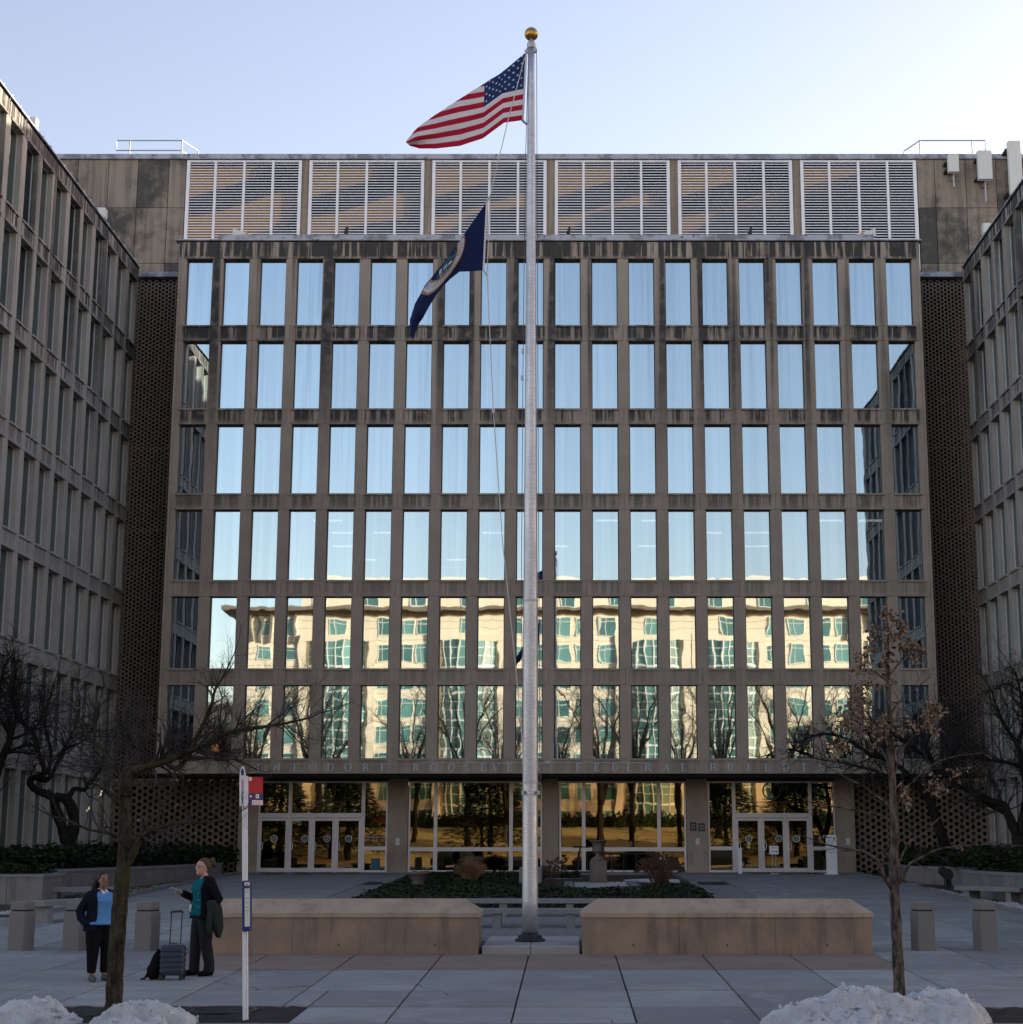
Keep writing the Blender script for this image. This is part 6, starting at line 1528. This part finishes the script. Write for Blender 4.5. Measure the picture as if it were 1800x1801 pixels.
# ---- young oak at the right with clinging brown leaves
rnd = random.Random(33); Y = 24.4; G = at(1582,1776,Y)
t = tree('slender young oak with dry brown leaves clinging to its branches', (4.63, Y, gz(Y)))
bt, bc, lb = MB(), MB(), MB()
T_ = [(1582,1795,Y),(1582,1740,Y),(1578,1660,Y),(1574,1580,Y),(1572,1540,Y),(1573,1480,Y),(1571,1420,Y),(1569,1360,Y),(1565,1290,Y),(1563,1220,Y),(1561,1150,Y),(1561,1100,Y),(1560,1062,Y)]
S_ = smooth_path(pw(T_, rnd), 5); n = len(S_); bt.tube(S_, [.083*(1-i/n)**.75+.006+.004*sin(i*1.7) for i in range(n)], 12)
OL = [([(1572,1565,Y),(1558,1548,Y-.1),(1545,1515,Y-.15),(1520,1498,Y-.2),(1490,1492,Y-.3),(1450,1484,Y-.4),(1415,1470,Y-.5)],.032,9), ([(1574,1560,Y),(1588,1542,Y),(1600,1520,Y-.1),(1625,1505,Y-.1),(1655,1492,Y-.2),(1720,1485,Y-.3),(1790,1487,Y-.4)],.032,9),
      ([(1573,1530,Y),(1562,1510,Y+.1),(1556,1495,Y+.2),(1535,1490,Y+.2)],.018,5), ([(1574,1530,Y),(1600,1480,Y+.1),(1625,1465,Y+.2),(1650,1440,Y+.2),(1690,1410,Y+.2)],.022,6),
      ([(1572,1445,Y),(1545,1432,Y),(1518,1428,Y-.1),(1480,1420,Y-.2),(1430,1412,Y-.2)],.022,7), ([(1571,1425,Y),(1555,1408,Y),(1535,1395,Y+.1),(1515,1380,Y),(1490,1368,Y-.1),(1450,1345,Y-.2)],.022,8),
      ([(1571,1430,Y),(1585,1400,Y),(1605,1375,Y-.1),(1640,1345,Y-.2),(1680,1330,Y-.2),(1750,1322,Y-.3)],.024,9), ([(1569,1370,Y),(1580,1340,Y),(1592,1310,Y),(1618,1285,Y-.1),(1650,1262,Y-.1)],.022,8),
      ([(1567,1350,Y),(1552,1320,Y),(1535,1290,Y-.1),(1510,1270,Y-.1),(1480,1258,Y-.2)],.022,9), ([(1564,1270,Y),(1548,1250,Y),(1525,1235,Y),(1500,1222,Y-.1)],.018,7),
      ([(1564,1260,Y),(1580,1235,Y),(1605,1215,Y+.1),(1635,1190,Y+.1)],.016,6), ([(1562,1200,Y),(1545,1185,Y),(1525,1172,Y)],.013,5), ([(1562,1190,Y),(1578,1170,Y),(1600,1140,Y),(1615,1120,Y)],.013,6), ([(1561,1140,Y),(1550,1120,Y),(1542,1100,Y)],.010,4)]
for pts, r, ns in OL: limb(bt, bc, rnd, pw(pts, rnd), r, .006, ns, 1, .42, .25, .10, .25, 5, 7)
for px, py, sp, n in ((1557,1078,12,22),(1572,1090,14,24),(1538,1105,12,16),(1585,1112,16,34),(1590,1130,14,26),(1560,1125,18,34),(1530,1140,14,20),(1522,1160,12,16),(1512,1172,10,16),(1612,1140,10,24),(1608,1158,10,18),(1560,1160,10,12),(1508,1212,12,24),(1530,1205,8,8),(1545,1207,6,6),
        (1565,1195,10,10),(1500,1240,16,40),(1515,1232,12,22),(1490,1258,12,24),(1485,1275,8,12),(1500,1280,14,26),(1520,1280,12,20),(1545,1285,14,34),(1555,1275,12,24),(1555,1265,8,12),(1580,1280,6,8),(1600,1275,9,14),(1635,1250,14,34),(1645,1240,9,16),(1630,1270,14,30),(1645,1285,8,12),(1655,1250,5,5),(1535,1310,8,9),(1475,1315,11,20),(1470,1330,8,10),(1480,1305,6,8),
        (1638,1375,14,20),(1645,1390,9,10),(1590,1392,9,16),(1595,1405,7,8),(1650,1395,6,5),(1680,1360,8,9),(1700,1350,3,3),(1660,1382,5,4),(1690,1487,5,4),(1445,1470,5,4),(1553,1355,5,5),(1585,1375,4,3)):
    for k in range(int(n*1.7)):
        p = at(px+rnd.gauss(0, sp*.62), py+rnd.gauss(0, sp*.62), Y-.15+rnd.gauss(0, .12)); leaf(lb, p, rnd.uniform(.05, .11), rnd)
bt.build('trunk', M['bark'], t, smooth=True); bc.build('crown', M['twig'], t); tag(lb.build('leaf', M['oak_leaf'], t), kind='stuff')

# ---- gnarled trees in the planters
rnd = random.Random(5); Y = 57.5
t = tree('gnarled dark tree with looping limbs in the left planter', (-17.1, Y, 1.72)); bt, bc = MB(), MB()
S_ = smooth_path(pw([(121,1545,Y),(121,1500,Y),(122,1480,Y)], rnd), 5); bt.tube(S_, [.30]*4+[.24]*(len(S_)-4), 12)
for seq, r0, r1, ns, ln in (([(119,1485,Y),(112,1460,Y),(100,1425,Y),(95,1405,Y),(85,1397,Y),(66,1390,Y),(54,1378,Y),(57,1368,Y),(75,1365,Y-.2),(78,1350,Y-.3),(68,1325,Y-.3),(62,1312,Y-.4),(45,1310,Y-.5),(15,1322,Y-.5)],.20,.05,22,1.5),
        ([(122,1482,Y),(130,1455,Y),(128,1425,Y),(116,1405,Y),(100,1402,Y)],.20,.17,1,.4), ([(118,1405,Y),(125,1395,Y),(132,1387,Y),(150,1388,Y),(156,1376,Y),(168,1365,Y),(180,1345,Y),(186,1320,Y-.2),(192,1290,Y-.3)],.11,.03,22,1.6),
        ([(68,1370,Y),(85,1370,Y+.2),(100,1345,Y+.2),(112,1318,Y+.3),(125,1295,Y+.3),(138,1260,Y+.3),(140,1235,Y+.3)],.10,.03,30,1.7), ([(68,1325,Y-.3),(60,1290,Y-.3),(40,1270,Y-.5),(25,1240,Y-.5),(20,1205,Y-.5)],.09,.03,30,1.7),
        ([(112,1318,Y+.3),(150,1300,Y),(170,1270,Y-.3),(175,1235,Y-.3)],.06,.02,24,1.5), ([(85,1360,Y),(90,1320,Y+.5),(80,1280,Y+.6),(85,1240,Y+.6),(95,1200,Y+.6)],.08,.02,30,1.6)):
    limb(bt, bc, rnd, pw(seq, rnd), r0, r1, ns, 2, ln, .28, .06, .35, 5, 9, (3, 5), .10)
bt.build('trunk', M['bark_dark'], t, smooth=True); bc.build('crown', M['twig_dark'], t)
rnd = random.Random(6); Y = 55.5
t = tree('dark bare tree whose limbs reach in from the left photo edge', (-19.0, Y, 1.72)); bt, bc = MB(), MB()
for seq, r0, r1, ns, ln in (([(-25,1560,Y),(-24,1480,Y),(-15,1400,Y),(-2,1350,Y),(10,1320,Y),(18,1300,Y),(15,1285,Y),(5,1270,Y)],.22,.07,10,1.2), ([(10,1320,Y),(20,1295,Y),(28,1260,Y),(22,1220,Y),(30,1180,Y)],.09,.03,34,1.6), ([(-2,1350,Y),(-15,1300,Y),(-5,1250,Y),(2,1200,Y),(10,1170,Y)],.10,.03,34,1.6), ([(18,1300,Y),(45,1290,Y-.3),(70,1270,Y-.3),(85,1235,Y-.4)],.06,.02,26,1.5), ([(5,1325,Y),(30,1322,Y-.3),(55,1325,Y-.5),(90,1330,Y-.6)],.06,.02,16,1.2)):
    limb(bt, bc, rnd, pw(seq, rnd), r0, r1, ns, 2, ln, .28, .06, .25, 5, 8, (3, 5), .10)
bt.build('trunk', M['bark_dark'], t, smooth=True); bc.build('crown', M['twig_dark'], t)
rnd = random.Random(7); Y = 53
t = tree('large dark bare tree at the right photo edge in the near planter', (14.1, Y, 1.72)); bt, bc = MB(), MB()
S_ = smooth_path(pw([(1798,1555,Y),(1796,1500,Y),(1793,1470,Y)], rnd), 5); bt.tube(S_, [.26]*len(S_), 12)
for seq, r0, r1, ns, ln in (([(1793,1475,Y),(1780,1448,Y),(1772,1430,Y),(1765,1415,Y),(1745,1408,Y),(1725,1398,Y),(1700,1385,Y),(1670,1370,Y),(1640,1345,Y)],.19,.04,34,1.5), ([(1770,1430,Y),(1750,1420,Y+.2),(1735,1412,Y+.3),(1715,1395,Y+.3)],.09,.06,8,1.), ([(1794,1470,Y),(1802,1430,Y),(1806,1390,Y),(1800,1350,Y),(1790,1310,Y),(1770,1280,Y),(1755,1250,Y),(1745,1215,Y)],.18,.03,40,1.6),
        ([(1800,1350,Y),(1770,1340,Y-.3),(1735,1335,Y-.4),(1700,1320,Y-.4),(1680,1300,Y-.5)],.08,.02,34,1.5), ([(1790,1310,Y),(1800,1270,Y),(1795,1220,Y),(1785,1180,Y)],.09,.02,34,1.5)):
    limb(bt, bc, rnd, pw(seq, rnd), r0, r1, ns, 2, ln, .28, .06, .25, 5, 9, (3, 5), .06)
bt.build('trunk', M['bark_dark'], t, smooth=True); bc.build('crown', M['twig_dark'], t)
rnd = random.Random(8); Y = 65
t = tree('dark bare tree leaning left in front of the right pierced screen', (14.7, Y, 1.72)); bt, bc = MB(), MB()
S_ = smooth_path(pw([(1665,1525,Y),(1662,1490,Y),(1657,1470,Y),(1648,1445,Y),(1640,1420,Y)], rnd), 5); bt.tube(S_, [.24-.06*i/len(S_) for i in range(len(S_))], 12)
for seq, r0, r1, ns, ln in (([(1642,1425,Y),(1625,1395,Y),(1600,1365,Y),(1570,1340,Y),(1530,1325,Y-.3),(1490,1300,Y-.4),(1450,1290,Y-.5),(1415,1300,Y-.5)],.15,.03,50,1.9), ([(1640,1420,Y),(1645,1380,Y),(1640,1340,Y),(1625,1300,Y),(1610,1260,Y)],.13,.03,46,1.9), ([(1600,1365,Y),(1560,1360,Y-.4),(1500,1345,Y-.5),(1440,1335,Y-.5)],.08,.02,40,1.7), ([(1645,1385,Y),(1670,1340,Y),(1685,1295,Y),(1690,1255,Y)],.10,.02,44,1.8), ([(1640,1340,Y),(1600,1310,Y-.5),(1560,1285,Y-.5),(1530,1265,Y-.5)],.08,.02,40,1.7)):
    limb(bt, bc, rnd, pw(seq, rnd), r0, r1, ns, 2, ln, .28, .04, .2, 5, 9, (3, 4), .06)
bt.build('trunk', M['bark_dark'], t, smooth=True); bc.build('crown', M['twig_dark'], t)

# ---- trees on the lawn across the street, seen only in the glass
def lawn_z(y): return .40+(-9-y)*.108
def proto(seed, h, r, spread):
    rnd = random.Random(seed); bt, bc = MB(), MB(); top = Vector((rnd.uniform(-.4,.4), 0, h*.42))
    limb(bt, bc, rnd, [(0,0,-.1),(rnd.uniform(-.1,.1),0,h*.2),tuple(top)], r, r*.7, 2, 2, h*.2, .2, .1, .8, 3, 8)
    for k in range(9):
        a = 2*pi*k/9+rnd.uniform(-.3,.3); e = Vector((cos(a)*spread*rnd.uniform(.5,1), sin(a)*spread*rnd.uniform(.5,1), h*rnd.uniform(.72,1.)))
        limb(bt, bc, rnd, [tuple(top+Vector((0,0,-h*.08*(k%3)))), tuple(top.lerp(e,.45)+Vector((0,0,h*.05))), tuple(e)], r*.42, .03, 20, 2, h*.17, .22, .08, .2, 3, 6, (3, 4))
    return bt.mesh('trunk', M['bark_dark'], smooth=True), bc.mesh('crown', M['twig'])
PR = [proto(101, 17, .36, 5.2), proto(102, 15, .28, 4.4)]
for k, (x, y, i, lb_) in enumerate(((-30,-20,0,'bare lawn tree mirrored far left in the lowest office windows'), (-22,-14,1,'bare lawn tree mirrored above the left entrance'), (-10,-24,0,'tall bare lawn tree mirrored left of the flagpole'), (-5.5,-13,1,'bare lawn tree mirrored just left of the flagpole'), (3.2,-16,0,'bare lawn tree mirrored behind the stone urn'), (11,-22,1,'bare lawn tree mirrored left of the right entrance'), (20,-15,0,'bare lawn tree mirrored in the right entrance doors'), (30,-23,1,'bare lawn tree mirrored far right in the lowest office windows'), (-15.5,-27,1,'bare lawn tree mirrored between the two left lobby bays'), (6.5,-28,0,'bare lawn tree mirrored over the right lobby bay'), (24,-28,1,'bare lawn tree mirrored right of the right entrance'), (-34,-30,1,'bare lawn tree at the far end of the lawn, mirrored far left'), (-26,-31,0,'bare lawn tree mirrored behind the left entrance evergreens'), (-1,-29,1,'bare lawn tree mirrored right beside the flagpole'), (15.5,-30,0,'bare lawn tree mirrored behind the right entrance evergreens'))):
    t = tree(lb_, (x, y, lawn_z(y)), 'tree', 'bare trees on the lawn'); a = random.uniform(0, 6)
    put('trunk', PR[i][0], (x, y, lawn_z(y)), t, a); put('crown', PR[i][1], (x, y, lawn_z(y)), t, a)
def conifer(x, y, h, r, seed, label):
    rnd = random.Random(seed); z0 = lawn_z(y)-.1; t = thing('evergreen_tree', label, 'tree', (x, y, z0), 'evergreens on the lawn'); b = MB(); c = MB()
    b.tube([(x,y,z0-.1),(x,y,z0+h*.5),(x,y,z0+h)], [.34,.2,.03], 9)
    for k in range(6000):
        q = rnd.random()**.8; zz = z0+h*(.16+.84*q); rr = r*(1-q)**.8*rnd.random()**.5+.2; a = rnd.uniform(0, 2*pi); p = Vector((x+rr*cos(a), y+rr*sin(a), zz-.15*rr)); d = Vector((cos(a), sin(a), rnd.uniform(-.4,.2)))*rnd.uniform(.35,.8); s_ = Vector((-sin(a), cos(a), rnd.uniform(-.3,.3)))*.16
        c.add([tuple(p-s_), tuple(p+d), tuple(p+s_)], [(0,1,2)])
    b.build('trunk', M['bark_dark'], t); c.build('crown', M['ivy'], t)
for x, y, h, r, k, lb_ in ((-27, -14, 8.6, 5.0, 1, 'dark evergreen mirrored over the first left entrance door'), (-20.5, -13, 9, 5.2, 4, 'dark evergreen mirrored over the fourth left entrance door'), (-7.4, -17, 8.8, 5.0, 2, 'dark evergreen mirrored in the left lobby window'),
        (14.8, -14, 8.6, 5.0, 3, 'dark evergreen mirrored left of the right entrance doors'), (21.5, -15, 8.8, 5.2, 5, 'dark evergreen mirrored over the right entrance doors')): conifer(x, y, h, r, k, lb_)
